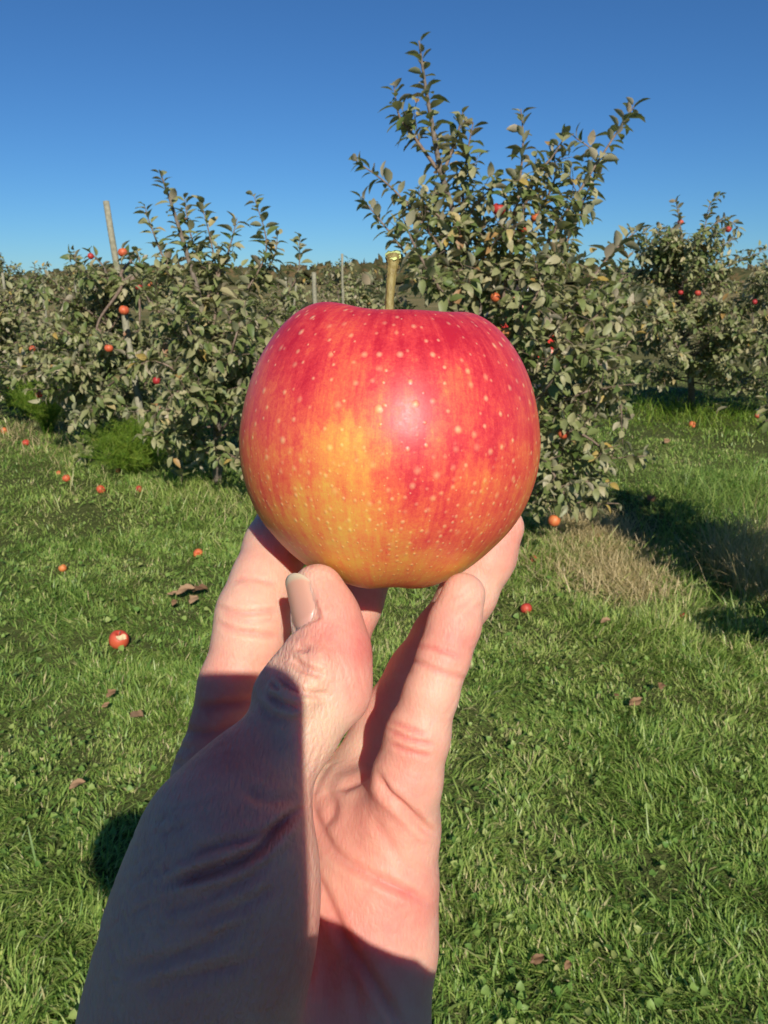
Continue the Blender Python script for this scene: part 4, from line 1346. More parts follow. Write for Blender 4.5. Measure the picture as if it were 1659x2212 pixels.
def build_photographer():
    J = {k: np.array(v, float) for k, v in dict(
        pelvis=(-0.04, -0.41, 0.98), waist=(-0.04, -0.41, 1.13), chest=(-0.05, -0.41, 1.32), neck=(-0.03, -0.38, 1.46), head=(-0.02, -0.34, 1.60),
        shl=(-0.265, -0.38, 1.42), shr=(0.14, -0.42, 1.42), ell=(-0.25, -0.09, 1.215), elr=(0.235, -0.22, 1.19), wrr=(0.062, -0.050, 1.408),
        hipl=(-0.125, -0.41, 0.93), hipr=(0.045, -0.41, 0.93), knl=(-0.14, -0.39, 0.50), knr=(0.06, -0.38, 0.50), anl=(-0.15, -0.44, 0.09), anr=(0.07, -0.43, 0.09)).items()}
    wr = c2w(np.array([hp(455, 2480, 176)]) / 1000.0)[0]
    J['wrl'] = wr
    loc = np.array([-0.04, -0.42, 0.0])
    HV, HQ, fl, bk = build_hand()
    HV = c2w(HV)
    gs = body_groups(J, 0.0)
    G = list(gs.values()) + head_groups(J, unit((0.06, 0.9, -0.08)))
    rh = J['wrr']
    G += simple_hand(rh, (-0.28, 0.25, 0.62), (-0.95, 0.1, -0.2), 0.42, 1)
    lo, hi = bounds(G)
    BV, BQ = grow(G, lo, hi, 0.009)
    BV = relax(BV, BQ, 1, 0.4)
    # drop the coarse copy of the left wrist: the finely modelled hand takes over inside the sleeve
    n = len(HV)
    V = np.concatenate([HV, BV]); Q = np.concatenate([HQ, BQ + n])
    flA = np.concatenate([fl, np.full(len(BV), 0.36)]); bkA = np.concatenate([bk, np.full(len(BV), 0.3)])
    o = mesh_obj('person', V - loc, Q, M['skin'], None, True, {'flush': flA, 'back': bkA}, loc)
    tag(o, 'person behind the camera whose raised left hand holds up the large apple by the fingertips', 'person')
    # clothes, hair, shoes
    jk = body_groups(J, 0.017)
    el, wl_ = J['ell'], J['wrl']
    cuff = el + (wl_ - el) * 0.86
    JG = [jk['torso'], (chain([J['shl'], el], [0.072, 0.060]) + chain([el, cuff], [0.060, 0.050]), 0.03, 0.05),
          (chain([J['shr'], J['elr']], [0.072, 0.060]) + chain([J['elr'], J['elr'] + (J['wrr'] - J['elr']) * 0.8], [0.060, 0.046]), 0.03, 0.05),
          (chain([J['neck'] - (0, 0, 0.03), J['neck']], [0.075, 0.07]), 0.03, 0.03)]
    lo, hi = bounds(JG)
    V, Q = grow(JG, lo, hi, 0.013)
    mesh_obj('jacket', V - loc, Q, cloth('pale bounce fleece', (0.72, 0.66, 0.60), (0.80, 0.74, 0.68)), o)  # out of view; pale colour chosen to bounce fill light onto the hand
    TG = [(chain([J['hipl'], J['hipr']], [0.118, 0.118]) + chain([J['pelvis'], J['waist'] - (0, 0, 0.06)], [0.13, 0.12]), 0.06, 0.05)]
    for s in 'lr':
        TG.append((chain([J['hip' + s], J['kn' + s]], [0.103, 0.075]) + chain([J['kn' + s], J['an' + s] + (0, 0, 0.03)], [0.074, 0.062]), 0.03, 0.05))
    lo, hi = bounds(TG)
    V, Q = grow(TG, lo, hi, 0.014)
    mesh_obj('trousers', V - loc, Q, cloth('blue jeans', (0.03, 0.05, 0.10), (0.06, 0.09, 0.16)), o)
    h = J['head']; f = unit((0.06, 0.9, -0.08))
    HG = [([(h + (0, 0, 0.05) - f * 0.035, h + (0, 0, 0.055) - f * 0.0, 0.090, 0.082)] + chain([h - f * 0.06 + (0, 0, 0.0), h - f * 0.06 + (0, 0, -0.11)], [0.072, 0.055]), 0.04, 0.03)]
    lo, hi = bounds(HG)
    V, Q = grow(HG, lo, hi, 0.010)
    mesh_obj('hair', V - loc, Q, mat_simple('brown hair', (0.03, 0.018, 0.010), (0.07, 0.04, 0.022), 120, 0.5), o)
    sm = mat_simple('walking shoe', (0.05, 0.05, 0.05), (0.12, 0.11, 0.10), 40, 0.8)
    for s in 'lr':
        a = J['an' + s]
        SG = [(chain([a + (0, -0.05, -0.045), a + (0, 0.06, -0.05), a + (0, 0.15, -0.055)], [0.042, 0.040, 0.033]) + chain([a, a + (0, -0.01, -0.03)], [0.048, 0.048]), 0.03, 0.02)]
        lo, hi = bounds(SG)
        V, Q = grow(SG, lo, hi, 0.01)
        V[:, 2] = np.maximum(V[:, 2], 0.002)
        mesh_obj('shoe', V - loc, Q, sm, o)
    # nails: a thin curved plate on the back of each fingertip
    def nail(n, lift=0.0):
        a, ax_, nb, sd_, L = nail_axes(n)
        r_mm, span, t0, t1 = n[2:]
        ns, nt_ = 17, 19
        S, Tt = np.meshgrid(np.linspace(-1, 1, ns), np.linspace(0, 1, nt_), indexing='ij')
        cut0 = 0.10 * L * (S ** 2) * 1.0                       # rounded root
        along = t0 + (t1 - t0) * Tt + np.where(Tt < 0.5, 0.26 * S ** 4 + 0.08 * S ** 2, -0.20 * S ** 2 - 0.10 * S ** 6) * (t1 - t0) * np.abs(1 - 2 * Tt) ** 1.6
        ph = S * span
        rr = np.interp(along, [0, L * 0.6, L * 1.25], [r_mm[0], r_mm[1], r_mm[2]]) + lift - 0.55 * np.abs(S) ** 6 - 0.5 * np.clip(0.12 - Tt, 0, 1) / 0.12
        p = a + ax_ * along[..., None] + rr[..., None] * (np.cos(ph)[..., None] * nb + 0.92 * np.sin(ph)[..., None] * sd_)
        Vt = p.reshape(-1, 3)
        Vb = (p - 0.55 * (np.cos(ph)[..., None] * nb + np.sin(ph)[..., None] * sd_)).reshape(-1, 3)
        i, j = np.meshgrid(np.arange(ns - 1), np.arange(nt_ - 1), indexing='ij')
        Qt = np.stack([i * nt_ + j, (i + 1) * nt_ + j, (i + 1) * nt_ + j + 1, i * nt_ + j + 1], -1).reshape(-1, 4)
        m_ = ns * nt_
        rim = np.concatenate([np.arange(nt_), np.arange(1, ns) * nt_ + nt_ - 1, (ns - 1) * nt_ + np.arange(nt_ - 2, -1, -1), np.arange(ns - 2, 0, -1) * nt_])
        r2_ = np.roll(rim, -1)
        Qr = np.stack([rim, r2_, r2_ + m_, rim + m_], -1)
        VV = c2w(np.concatenate([Vt, Vb]) / 1000.0)
        al = np.concatenate([Tt.ravel(), Tt.ravel()]); ac = np.concatenate([S.ravel(), S.ravel()])
        mesh_obj('fingernail', VV - loc, [Qt, Qt[:, ::-1] + m_, Qr], M['nail'], o, True, {'along': al, 'across': ac})
    for n_ in NAILS:
        nail(n_)
    return o


PHOTOG = build_photographer()


# ------------------------------------------------------------------ the phone that takes the picture
def build_phone():
    x0, x1, y0, y1 = -0.0585, 0.0150, -0.0170, 0.1350        # camera space: right, down
    zf, zb = -0.0035, -0.0115
    cr = 0.010
    def outline(inset):
        pts = []
        for cx, cy, a0 in ((x1 - cr, y0 + cr, -90), (x1 - cr, y1 - cr, 0), (x0 + cr, y1 - cr, 90), (x0 + cr, y0 + cr, 180)):
            for a in np.linspace(a0, a0 + 90, 7):
                pts.append((cx + (cr - inset) * math.cos(R(a)), cy + (cr - inset) * math.sin(R(a))))
        return np.array(pts)
    rings = [(0.0022, zf), (0.0, zf - 0.0016), (0.0, zb + 0.0016), (0.0022, zb)]
    V = np.concatenate([np.concatenate([outline(i), np.full((28, 1), z)], 1) for i, z in rings])
    a = np.arange(28); a2 = (a + 1) % 28
    Q = np.concatenate([np.stack([a + k * 28, a2 + k * 28, a2 + k * 28 + 28, a + k * 28 + 28], -1) for k in range(3)])
    V = np.concatenate([V, [[(x0 + x1) / 2, (y0 + y1) / 2, zf]], [[(x0 + x1) / 2, (y0 + y1) / 2, zb]]])
    T = np.concatenate([np.stack([a2, a, np.full(28, 112)], -1), np.stack([a + 84, a2 + 84, np.full(28, 113)], -1)])
    base = c2w(np.array([[(x0 + x1) / 2, (y0 + y1) / 2, zb]]))[0]
    m = mat_simple('bounce white phone body', (0.78, 0.77, 0.75), (0.82, 0.81, 0.79), 50, 0.5)  # white chosen so the unseen phone reflects light onto the shaded hand
    o = mesh_obj('phone', c2w(V) - base, [Q, T], m, None, False, None, base)
    tag(o, 'smartphone, made white to bounce light onto the hand, held upright at the camera position', 'phone')
    gl = mat_simple('phone glass', (0.01, 0.01, 0.012), (0.015, 0.015, 0.02), 10, 0.08, 0, 0.6)
    def plate(name, xa, xb, ya, yb, za, zb_, mt):
        v = np.array([(x_, y_, z_) for z_ in (za, zb_) for x_, y_ in ((xa, ya), (xb, ya), (xb, yb), (xa, yb))])
        mesh_obj(name, c2w(v) - base, np.array([(0, 1, 2, 3), (7, 6, 5, 4), (0, 4, 5, 1), (1, 5, 6, 2), (2, 6, 7, 3), (3, 7, 4, 0)]), mt, o, False)
    plate('screen', x0 + 0.003, x1 - 0.003, y0 + 0.004, y1 - 0.004, zb - 0.0004, zb + 0.0002, gl)
    for cy in (0.0, 0.018):
        c = np.array([0.0, cy, zf])
        v, q, t = tube([c + (0, 0, -0.0004), c + (0, 0, 0.0012)], 0.0062, 20)
        mesh_obj('lens_ring', c2w(v) - base, [q, np.asarray(t)], gl, o, False)


build_phone()


# ------------------------------------------------------------------ apples on the ground and in the trees
def small_apple_mesh(name, bite=False):
    nu, nv = 20, 15
    T, V, Zz, Sl = apple_verts(nu, nv)
    V = V / AP_R
    i, j = np.meshgrid(np.arange(nu), np.arange(nv - 1), indexing='ij'); i2 = (i + 1) % nu
    Q = np.stack([i * nv + j, i * nv + j + 1, i2 * nv + j + 1, i2 * nv + j], -1).reshape(-1, 4)
    return V.reshape(-1, 3), Q


def stem_geo(ln=0.55):
    P = smooth_path([(0, 0, 0.5), (0.03, 0, 0.8), (0.12, 0.02, 0.5 + ln)], 4)
    return tube(P, np.linspace(0.035, 0.05, len(P)), 5)


_av, _aq = small_apple_mesh('apple')
APPLE_ME = np_mesh('apple', _av, _aq, True, M['apple'])
_sv, _sq, _st = stem_geo()
STEM_ME = np_mesh('stem', _sv, [_sq, np.asarray(_st)], True, M['twig'])


def put_apple(loc, r, label, group, tilt=None, seed=0, stem=True):
    rr = np.random.default_rng(seed)
    o = bpy.data.objects.new('apple', APPLE_ME); COL.objects.link(o)
    o.location = loc; o.scale = (r * rr.uniform(0.94, 1.04), r * rr.uniform(0.9, 1.0), r * rr.uniform(0.84, 0.98))
    o.rotation_euler = tilt if tilt is not None else (rr.uniform(-1.3, 1.3), rr.uniform(-1.3, 1.3), rr.uniform(0, 6.28))
    tag(o, label, 'apple', group)
    if stem:
        s = bpy.data.objects.new('stem', STEM_ME); s.parent = o; COL.objects.link(s)
    return o


FALLEN = [
    (428, 1196, 12, 'small red fallen apple in the grass, left of the index finger'),
    (135, 1227, 10, 'small orange fallen apple in the mown grass at left, above the bitten one'),
    (143, 1033, 10, 'dark red fallen apple at the upper edge of the left lawn'),
    (218, 1057, 11, 'pale orange fallen apple under the left trees, right of the dark red one'),
    (301, 1056, 9, 'little red fallen apple below the green feathery weed at left'),
    (56, 956, 9, 'orange fallen apple on the straw under the far left tree'),
    (10, 931, 9, 'orange fallen apple touching the left picture edge'),
    (127, 1022, 6, 'tiny orange fallen apple half sunk beside the dark red one'),
    (256, 1016, 7, 'reddish fallen apple at the foot of the feathery weed'),
    (1136, 1314, 15, 'red fallen apple in the grass right of the held hand'),
    (1473, 1336, 15, 'crimson fallen apple at the edge of the dark shadow, right'),
    (1449, 1302, 9, 'brown orange fallen apple lying inside the dark shadow'),
    (1495, 917, 9, 'orange fallen apple on the far grass strip at right'),
    (1290, 1161, 11, 'pinkish fallen apple on straw beside the tall tree foot'),
    (1241, 1104, 9, 'red fallen apple in the grass tuft under the tall tree'),
    (1152, 1208, 8, 'orange fallen apple half hidden in grass below the ring finger tip')]
for k, (u, v, rp, lab) in enumerate(FALLEN):
    p = pg(u, v, 0.035)
    d = w2c(p[None])[0, 2]
    r_ = min(max(0.9 * rp / FPX * d, 0.022), 0.040)
    p = pg(u, v, r_ * 0.62 + float(ground_z(p[0], p[1])))
    put_apple(p, r_, lab, 'fallen apples', seed=100 + k)

HANG = [
    (1077, 452, 4.12, 15, 'big red orange apple high in the tall tree right of the stem'),
    (1112, 466, 4.15, 9, 'red apple half behind leaves next to the big one in the tall tree'),
    (1130, 493, 4.10, 10, 'small crimson apple just below the big one in the tall tree'),
    (1158, 470, 4.12, 9, 'dull orange apple right of the crimson one in the tall tree'),
    (1070, 642, 3.9, 9, 'small orange apple among leaves above the right shoulder of the held apple'),
    (1092, 719, 3.85, 9, 'orange apple touching the outline of the held apple shoulder'),
    (1217, 936, 3.75, 12, 'dark red apple low on the right side of the tall tree'),
    (1197, 1124, 3.85, 14, 'lowest red green apple of the tall tree, near the ring finger'),
    (1335, 652, 4.0, 8, 'orange apple among pale leaves at the right side of the tall tree'),
    (1573, 495, 9.2, 7, 'bright red apple at the tip of the far right treetop'),
    (1507, 633, 8.7, 7, 'crimson apple in the middle of the far right tree'),
    (1452, 550, 9.2, 8, 'dark red apple beside the bare stem of the far right tree'),
    (1508, 510, 9.4, 8, 'shaded dark apple high in the far right treetop'),
    (1470, 480, 9.35, 7, 'shaded apple left of the others in the far right treetop'),
    (1470, 632, 8.7, 6, 'small orange apple left of the crimson one in the far right tree'),
    (1630, 652, 8.2, 6, 'pink apple in the tree at the right edge'),
    (1636, 898, 8.0, 6, 'orange apple low in the tree at the right edge'),
    (265, 545, 6.2, 10, 'orange apple at the top of the staked tree, right of the stake'),
    (268, 670, 6.45, 13, 'bright red apple hanging in front of the leaning stake'),
    (300, 618, 6.3, 9, 'crimson apple right of the stake among yellow leaves'),
    (322, 614, 6.4, 6, 'tiny red apple next to the crimson one right of the stake'),
    (196, 553, 6.4, 7, 'dull orange apple at the crown top left of the stake'),
    (70, 753, 6.8, 7, 'orange apple in the bushes near the left edge'),
    (235, 752, 5.7, 9, 'orange apple among yellow leaves below the stake'),
    (84, 852, 6.3, 8, 'red apple in the dark gap low at left'),
    (338, 822, 4.9, 9, 'orange red apple low in the tree with upright shoots')]
for k, (u, v, yy, rp, lab) in enumerate(HANG):
    p = pw(u, v, yy + (0.06 if k in (0, 5, 6, 7, 9, 18) else 0.24))
    d = w2c(p[None])[0, 2]
    put_apple(p, min(max(rp / FPX * d, 0.026), 0.041), lab, 'apples hanging in the trees', (0.25 * math.sin(k), 0.25 * math.cos(k * 1.7), k * 1.1), 200 + k)


# the bitten apple: a mesh of its own with the bite scooped out
def bitten():
    nu, nv = 48, 34
    T, V, Zz, Sl = apple_verts(nu, nv)
    V = V.reshape(-1, 3) / AP_R
    i, j = np.meshgrid(np.arange(nu), np.arange(nv - 1), indexing='ij'); i2 = (i + 1) % nu
    Q = np.stack([i * nv + j, i * nv + j + 1, i2 * nv + j + 1, i2 * nv + j], -1).reshape(-1, 4)
    flesh = np.zeros(len(V), bool)
    for c, rb in (((0.30, -0.55, 0.98), 0.50), ((0.62, -0.35, 0.85), 0.42), ((0.02, -0.62, 0.98), 0.36)):
        c = np.array(c); d = V - c; q = np.linalg.norm(d, axis=1); ins = q < rb
        # scoop: push the skin along the bite direction to the far wall of the bite
        ax_ = unit(-c); t = d @ ax_; perp2 = q ** 2 - t ** 2
        V = np.where(ins[:, None], V + ax_ * (np.sqrt(np.maximum(rb ** 2 - perp2, 0)) - t)[:, None], V)
        flesh |= ins
    fm = flesh[Q].all(1).astype(int)
    p = pg(257, 1381, 0.035); r_ = 0.043
    o = mesh_obj('bitten_apple', V * r_, Q, [M['apple'], M['flesh']], None, True, None, p, fm)
    o.rotation_euler = (R(15), R(10), R(5))
    tag(o, 'bitten red and yellow apple with white flesh showing, lying in the grass at left', 'apple')
    s = bpy.data.objects.new('stem', STEM_ME); s.parent = o; s.scale = (r_, r_, r_); COL.objects.link(s)


bitten()


# ------------------------------------------------------------------ dry leaves on the grass
def dry_leaf_mesh(seed):
    r = np.random.default_rng(seed)
    nx, ny = 9, 7
    X, Y = np.meshgrid(np.linspace(0, 1, nx), np.linspace(-1, 1, ny), indexing='ij')
    wd = 0.30 * np.sin(np.pi * np.clip(X, 0.02, 0.98)) ** 0.7 * (1 + 0.12 * r.standard_normal((nx, 1)))
    c1, c2 = r.uniform(0.3, 1.0), r.uniform(-0.5, 0.6)
    Z = c1 * (Y * wd) ** 2 * 2.2 + c2 * 0.25 * np.sin(X * 3.0) + 0.03 * r.standard_normal((nx, ny)) + 0.05 * np.sin(5 * X + 3 * Y)
    V = np.stack([X - 0.5, Y * wd, Z - Z.min() + 0.04], -1).reshape(-1, 3)
    i, j = np.meshgrid(np.arange(nx - 1), np.arange(ny - 1), indexing='ij')
    Q = np.stack([i * ny + j, (i + 1) * ny + j, (i + 1) * ny + j + 1, i * ny + j + 1], -1).reshape(-1, 4)
    return np_mesh('dry_leaf', V, Q, True, M['dryleaf'])


DL = [dry_leaf_mesh(s) for s in range(4)]
for k, (u, v, ln, rz, lab) in enumerate([
        (402, 1283, 46, 0.4, 'curled brown dry leaf left of the index finger, largest of its cluster'),
        (432, 1276, 44, -0.3, 'brown dry leaf overlapping the largest one beside the index finger'),
        (418, 1298, 34, 1.2, 'small dry leaf under the cluster beside the index finger'),
        (374, 1284, 26, 0.1, 'thin orange dry leaf left of the leaf cluster'),
        (376, 1305, 22, 1.4, 'pinkish dry leaf just below the thin orange one'),
        (297, 1548, 44, -0.5, 'pale curled dry leaf on the grass left of the knuckles'),
        (240, 1500, 30, 1.1, 'small brown dry leaf above the pale curled one'),
        (228, 1525, 22, 0.9, 'tiny dark dry leaf sunk in grass near the pale curled one'),
        (168, 1700, 38, 0.5, 'narrow straw coloured dry leaf far left in the near grass'),
        (1405, 1080, 34, 1.2, 'tan dry leaf on the sunny edge of the dark shadow'),
        (1427, 1484, 26, 1.1, 'orange brown dry leaf in the right grass below the crimson apple'),
        (1372, 1520, 40, 0.5, 'long dry leaf below the orange brown one at right'),
        (1308, 1345, 26, 0.2, 'small tan dry leaf in yellowish grass right of the hand'),
        (1440, 955, 24, 0.8, 'brown dry leaf on the far grass strip at right'),
        (1330, 1505, 20, 1.7, 'tiny brown dry leaf left of the long one at right'),
        (1160, 2075, 40, 0.4, 'brown dry leaf in the dark hollow at lower right'),
        (1225, 2088, 26, 0.9, 'small orange dry leaf beside the one in the dark hollow')]):
    p = pg(u, v, 0.045)
    d = w2c(p[None])[0, 2]
    o = bpy.data.objects.new('dry_leaf', DL[k % 4]); COL.objects.link(o)
    s = ln / FPX * d * 0.9
    o.location = p; o.scale = (s, s, s); o.rotation_euler = (R(14), R(-8), rz)
    tag(o, lab, 'leaf', 'dry leaves on the grass')


# ------------------------------------------------------------------ grass and weeds
ROW_P = np.array([(2.25, 2.62), b0[:2], b1[:2], b2[:2], b3[:2]])


def row_dist(P):
    d1, _ = seg_dist2(P, ROW_P)
    d2, _ = seg_dist2(P, np.array([b5[:2], b4[:2], (0.5, 10.6), (-6, 13.5)]))
    return np.minimum(d1, d2)


def fbm(x, y, s, seed):
    r = np.random.default_rng(seed); o = np.zeros_like(x)
    for k in range(7):
        a = r.uniform(0, 6.28); f = s * r.uniform(0.6, 2.2); ph = r.uniform(0, 6.28)
        o += np.sin(f * (x * math.cos(a) + y * math.sin(a)) + ph + 1.3 * np.sin(f * 0.7 * (x * math.sin(a) - y * math.cos(a)) + ph * 2))
    return o / 3.7


def wedge_points(n, d0, d1, r, half=R(46)):
    d = np.sqrt(r.uniform(d0 ** 2, d1 ** 2, n)); a = r.uniform(-half, half, n)
    return np.stack([d * np.sin(a), d * np.cos(a)], -1)


def blades(P, L, W, az, lean, bend, tone, r, far=False):
    """grass blades: 7 points, 5 faces each"""
    n = len(P)
    z0 = ground_z(P[:, 0], P[:, 1]) - 0.004
    dx, dy = np.cos(az), np.sin(az)
    sx, sy = -dy, dx
    tw = r.uniform(-0.9, 0.9, n)
    wx, wy = sx * np.cos(tw) - dx * np.sin(tw), sy * np.cos(tw) - dy * np.sin(tw)
    out = []
    for f, wf in (((0.0, 0.8), (0.5, 0.95), (1.0, 0.0)) if far else ((0.0, 0.75), (0.40, 1.0), (0.75, 0.72), (1.0, 0.0))):
        th = lean + bend * f * 0.6
        hor = L * f * np.sin(th); ver = L * f * np.cos(th)
        cx, cy, cz = P[:, 0] + dx * hor, P[:, 1] + dy * hor, z0 + np.maximum(ver, 0.004 * f)
        if wf:
            for sgn in (-1, 1):
                out.append(np.stack([cx + sgn * wx * W * wf * 0.5, cy + sgn * wy * W * wf * 0.5, cz], -1))
        else:
            out.append(np.stack([cx, cy, cz], -1))
    V = np.stack(out, 1).reshape(-1, 3)
    if far:
        o = (np.arange(n) * 5)[:, None]
        return V, o + np.array([[0, 1, 3, 2]]), o + np.array([[2, 3, 4]]), np.repeat(tone, 5)
    o = (np.arange(n) * 7)[:, None]
    Q = np.concatenate([o + np.array([[0, 1, 3, 2]]), o + np.array([[2, 3, 5, 4]])])
    T = o + np.array([[4, 5, 6]])
    return V, Q, T, np.repeat(tone, 7)


def build_grass():
    r = np.random.default_rng(77)
    g = Geo()
    for d0, d1, n, wf, half in ((0.55, 1.9, 60000, 0.82, 46), (1.9, 3.2, 102000, 0.82, 46), (3.2, 5.0, 118000, 0.95, 46), (5.0, 8.0, 110000, 1.25, 46), (8.0, 15.0, 56000, 2.3, 46), (0.4, 10.0, 60000, 2.2, 110)):
        P = wedge_points(n, d0, d1, r, R(half))
        if half > 90:                              # a coarser sward beside and behind the viewer
            P = P[np.abs(np.arctan2(P[:, 0], P[:, 1])) > R(45)]; n = len(P)
        # tufts: pull blades towards clump centres
        c = wedge_points(max(n // 14, 10), d0, d1, r)
        k = r.integers(0, len(c), n)
        m = r.uniform(0, 1, n) < 0.36
        P[m] = c[k[m]] + 0.022 * wf * r.standard_normal((m.sum(), 2))
        rd = row_dist(P)
        tall = np.clip(1.0 - rd / 0.75, 0, 1) * (0.6 + 0.4 * fbm(P[:, 0], P[:, 1], 5, 3))
        lawn = 1.0 + 0.35 * fbm(P[:, 0], P[:, 1], 3.0, 4) + 0.25 * fbm(P[:, 0], P[:, 1], 9.0, 5)
        L = (0.026 + 0.026 * r.uniform(0, 1, n) ** 1.4) * np.clip(lawn, 0.45, 1.8) * (1 + 2.3 * np.clip(tall, 0, 1)) * (1 + 0.12 * (wf - 1))
        W = (0.0026 + 0.0034 * r.uniform(0, 1, n)) * wf
        az = 2.4 * fbm(P[:, 0], P[:, 1], 2.6, 6) + 3.2 * fbm(P[:, 0], P[:, 1], 10, 7) + r.normal(0, 1.0, n)
        lean = np.clip(0.62 + 0.35 * fbm(P[:, 0], P[:, 1], 4, 8) + r.normal(0, 0.32, n), 0.05, 1.4)
        bend = np.clip(r.normal(0.7, 0.5, n), -0.2, 1.8)
        big = r.uniform(0, 1, n) < 0.04
        L[big] *= r.uniform(1.5, 2.3, big.sum()); W[big] *= 1.5; lean[big] = np.clip(lean[big] + 0.35, 0, 1.4)
        yel = fbm(P[:, 0], P[:, 1], 1.3, 9) * 0.5 + fbm(P[:, 0], P[:, 1], 4.5, 10) * 0.5
        tone = np.clip(0.36 + 0.17 * yel + 0.19 * r.standard_normal(n) + 0.16 * np.exp(-((P[:, 0] - 1.0) / 0.7) ** 2 - ((P[:, 1] - 3.3) / 0.7) ** 2), 0, 0.86)
        dry = r.uniform(0, 1, n) < (0.035 + 0.10 * np.clip(yel, 0, 1) + 0.22 * np.clip(tall, 0, 1))
        tone[dry] = r.uniform(0.86, 1.0, dry.sum())
        v, q, t, a = blades(P, L, W, az, lean, bend, tone, r, d1 > 5.5)
        g.add(v, q, t, a)
    tag(g.obj('grass', M['grass'], None, True, 'tone'), 'mown green grass of the orchard alley with paler and darker patches', 'grass', kind='stuff')
    # clover and small broad weeds in the turf
    g = Geo()
    for d0, d1, n, s in ((0.7, 3.2, 5200, 1.0), (3.2, 6.5, 6500, 1.35)):
        P = wedge_points(n, d0, d1, r)
        keep = fbm(P[:, 0], P[:, 1], 4, 21) + 0.4 * fbm(P[:, 0], P[:, 1], 11, 22) + r.normal(0, 0.35, n) > 0.12
        P = P[keep]; n = len(P)
        rad = (0.006 + 0.007 * r.uniform(0, 1, n)) * s
        z = ground_z(P[:, 0], P[:, 1]) + r.uniform(0.012, 0.045, n)
        nrm = np.stack([0.5 * r.standard_normal(n), 0.5 * r.standard_normal(n), np.ones(n)], -1); nrm /= np.linalg.norm(nrm, axis=1)[:, None]
        a = np.cross(nrm, (0.3, 0.8, 0.1)); a /= np.linalg.norm(a, axis=1)[:, None]; b = np.cross(nrm, a)
        C = np.concatenate([P, z[:, None]], 1)
        ang0 = r.uniform(0, 6.28, n)
        vs = [C - nrm * 0.003]
        for q_ in range(6):
            an = ang0 + q_ / 6 * 2 * math.pi
            rr = rad * (1.0 if q_ % 2 == 0 else 0.72)
            vs.append(C + (np.cos(an) * rr)[:, None] * a + (np.sin(an) * rr)[:, None] * b)
        V = np.stack(vs, 1).reshape(-1, 3)
        o = (np.arange(n) * 7)[:, None]
        T = np.concatenate([o + np.array([[0, 1 + q_, 1 + (q_ + 1) % 6]]) for q_ in range(6)])
        g.add(V, None, T, np.repeat(r.uniform(0, 1, n), 7))
    tag(g.obj('clover', M['clover'], None, True, 'tone'), 'patches of small clover leaves in the mown grass', 'clover', kind='stuff')


build_grass()


def tuft_mass(name, spots, mat, label, cat, seed, lens=(0.10, 0.30), wid=(0.0015, 0.004), tone=(0, 1), kind='stuff', lean=(0.15, 1.0)):
    r = np.random.default_rng(seed); g = Geo()
    for (u, v, su, n) in spots:
        c = pg(u, v)
        d = w2c(c[None])[0, 2]; s = su / FPX * d
        P = c[:2] + s * 0.5 * r.standard_normal((n, 2)) * (1.0, 1.3)
        az = r.uniform(0, 6.28, n)
        vv, q, t, a = blades(P, r.uniform(*lens, n), r.uniform(*wid, n), az, r.uniform(*lean, n), r.uniform(0.1, 1.4, n), r.uniform(*tone, n), r)
        g.add(vv, q, t, a)
    o = g.obj(name, M[mat], None, True, 'tone')
    tag(o, label, cat, None, kind)
    return o


tuft_mass('dry_grass', [(1262, 1150, 95, 2000), (1300, 1200, 110, 2600), (1335, 1245, 110, 2000), (1245, 1105, 80, 700), (1180, 1215, 120, 300), (1385, 1275, 90, 500), (1310, 1150, 70, 500)], 'straw',
          'pale dry straw grass round the foot of the tall tree', 'dry grass', 31, (0.05, 0.17), (0.002, 0.005), (0.35, 1.0))
tuft_mass('dry_grass', [(1600, 1240, 75, 700), (1635, 1190, 70, 420), (1655, 1290, 70, 420)], 'straw', 'tall dry grass tuft standing at the right edge over the dark shadow', 'dry grass', 32, (0.15, 0.42), (0.0015, 0.0035), (0.1, 0.95), 'stuff', (0.05, 0.6))
tuft_mass('dry_grass', [(60, 935, 160, 700), (150, 960, 150, 420), (240, 985, 120, 300)], 'straw', 'thin dry grass under the trees at the left edge', 'dry grass', 33, (0.06, 0.2), (0.003, 0.006))
tuft_mass('tall_grass', [(1560, 1110, 160, 900), (1480, 1060, 130, 500), (1630, 1060, 120, 500), (1500, 1160, 110, 400)], 'grass', 'longer dark green grass lying across the right tree shadow', 'grass', 34, (0.10, 0.26), (0.002, 0.005), (0.0, 0.6))
tuft_mass('tall_grass', [(1480, 905, 220, 900), (1600, 900, 160, 500), (1400, 880, 120, 400)], 'weed', 'yellow green grass fringe in front of the second row trees', 'grass', 35, (0.10, 0.3), (0.004, 0.008))
tuft_mass('tall_grass', [(500, 1080, 160, 900), (420, 1075, 140, 700), (300, 1040, 160, 600), (560, 1095, 90, 300)], 'grass', 'rough unmown grass edge under the left trees', 'grass', 36, (0.06, 0.17), (0.003, 0.006), (0.2, 0.95))


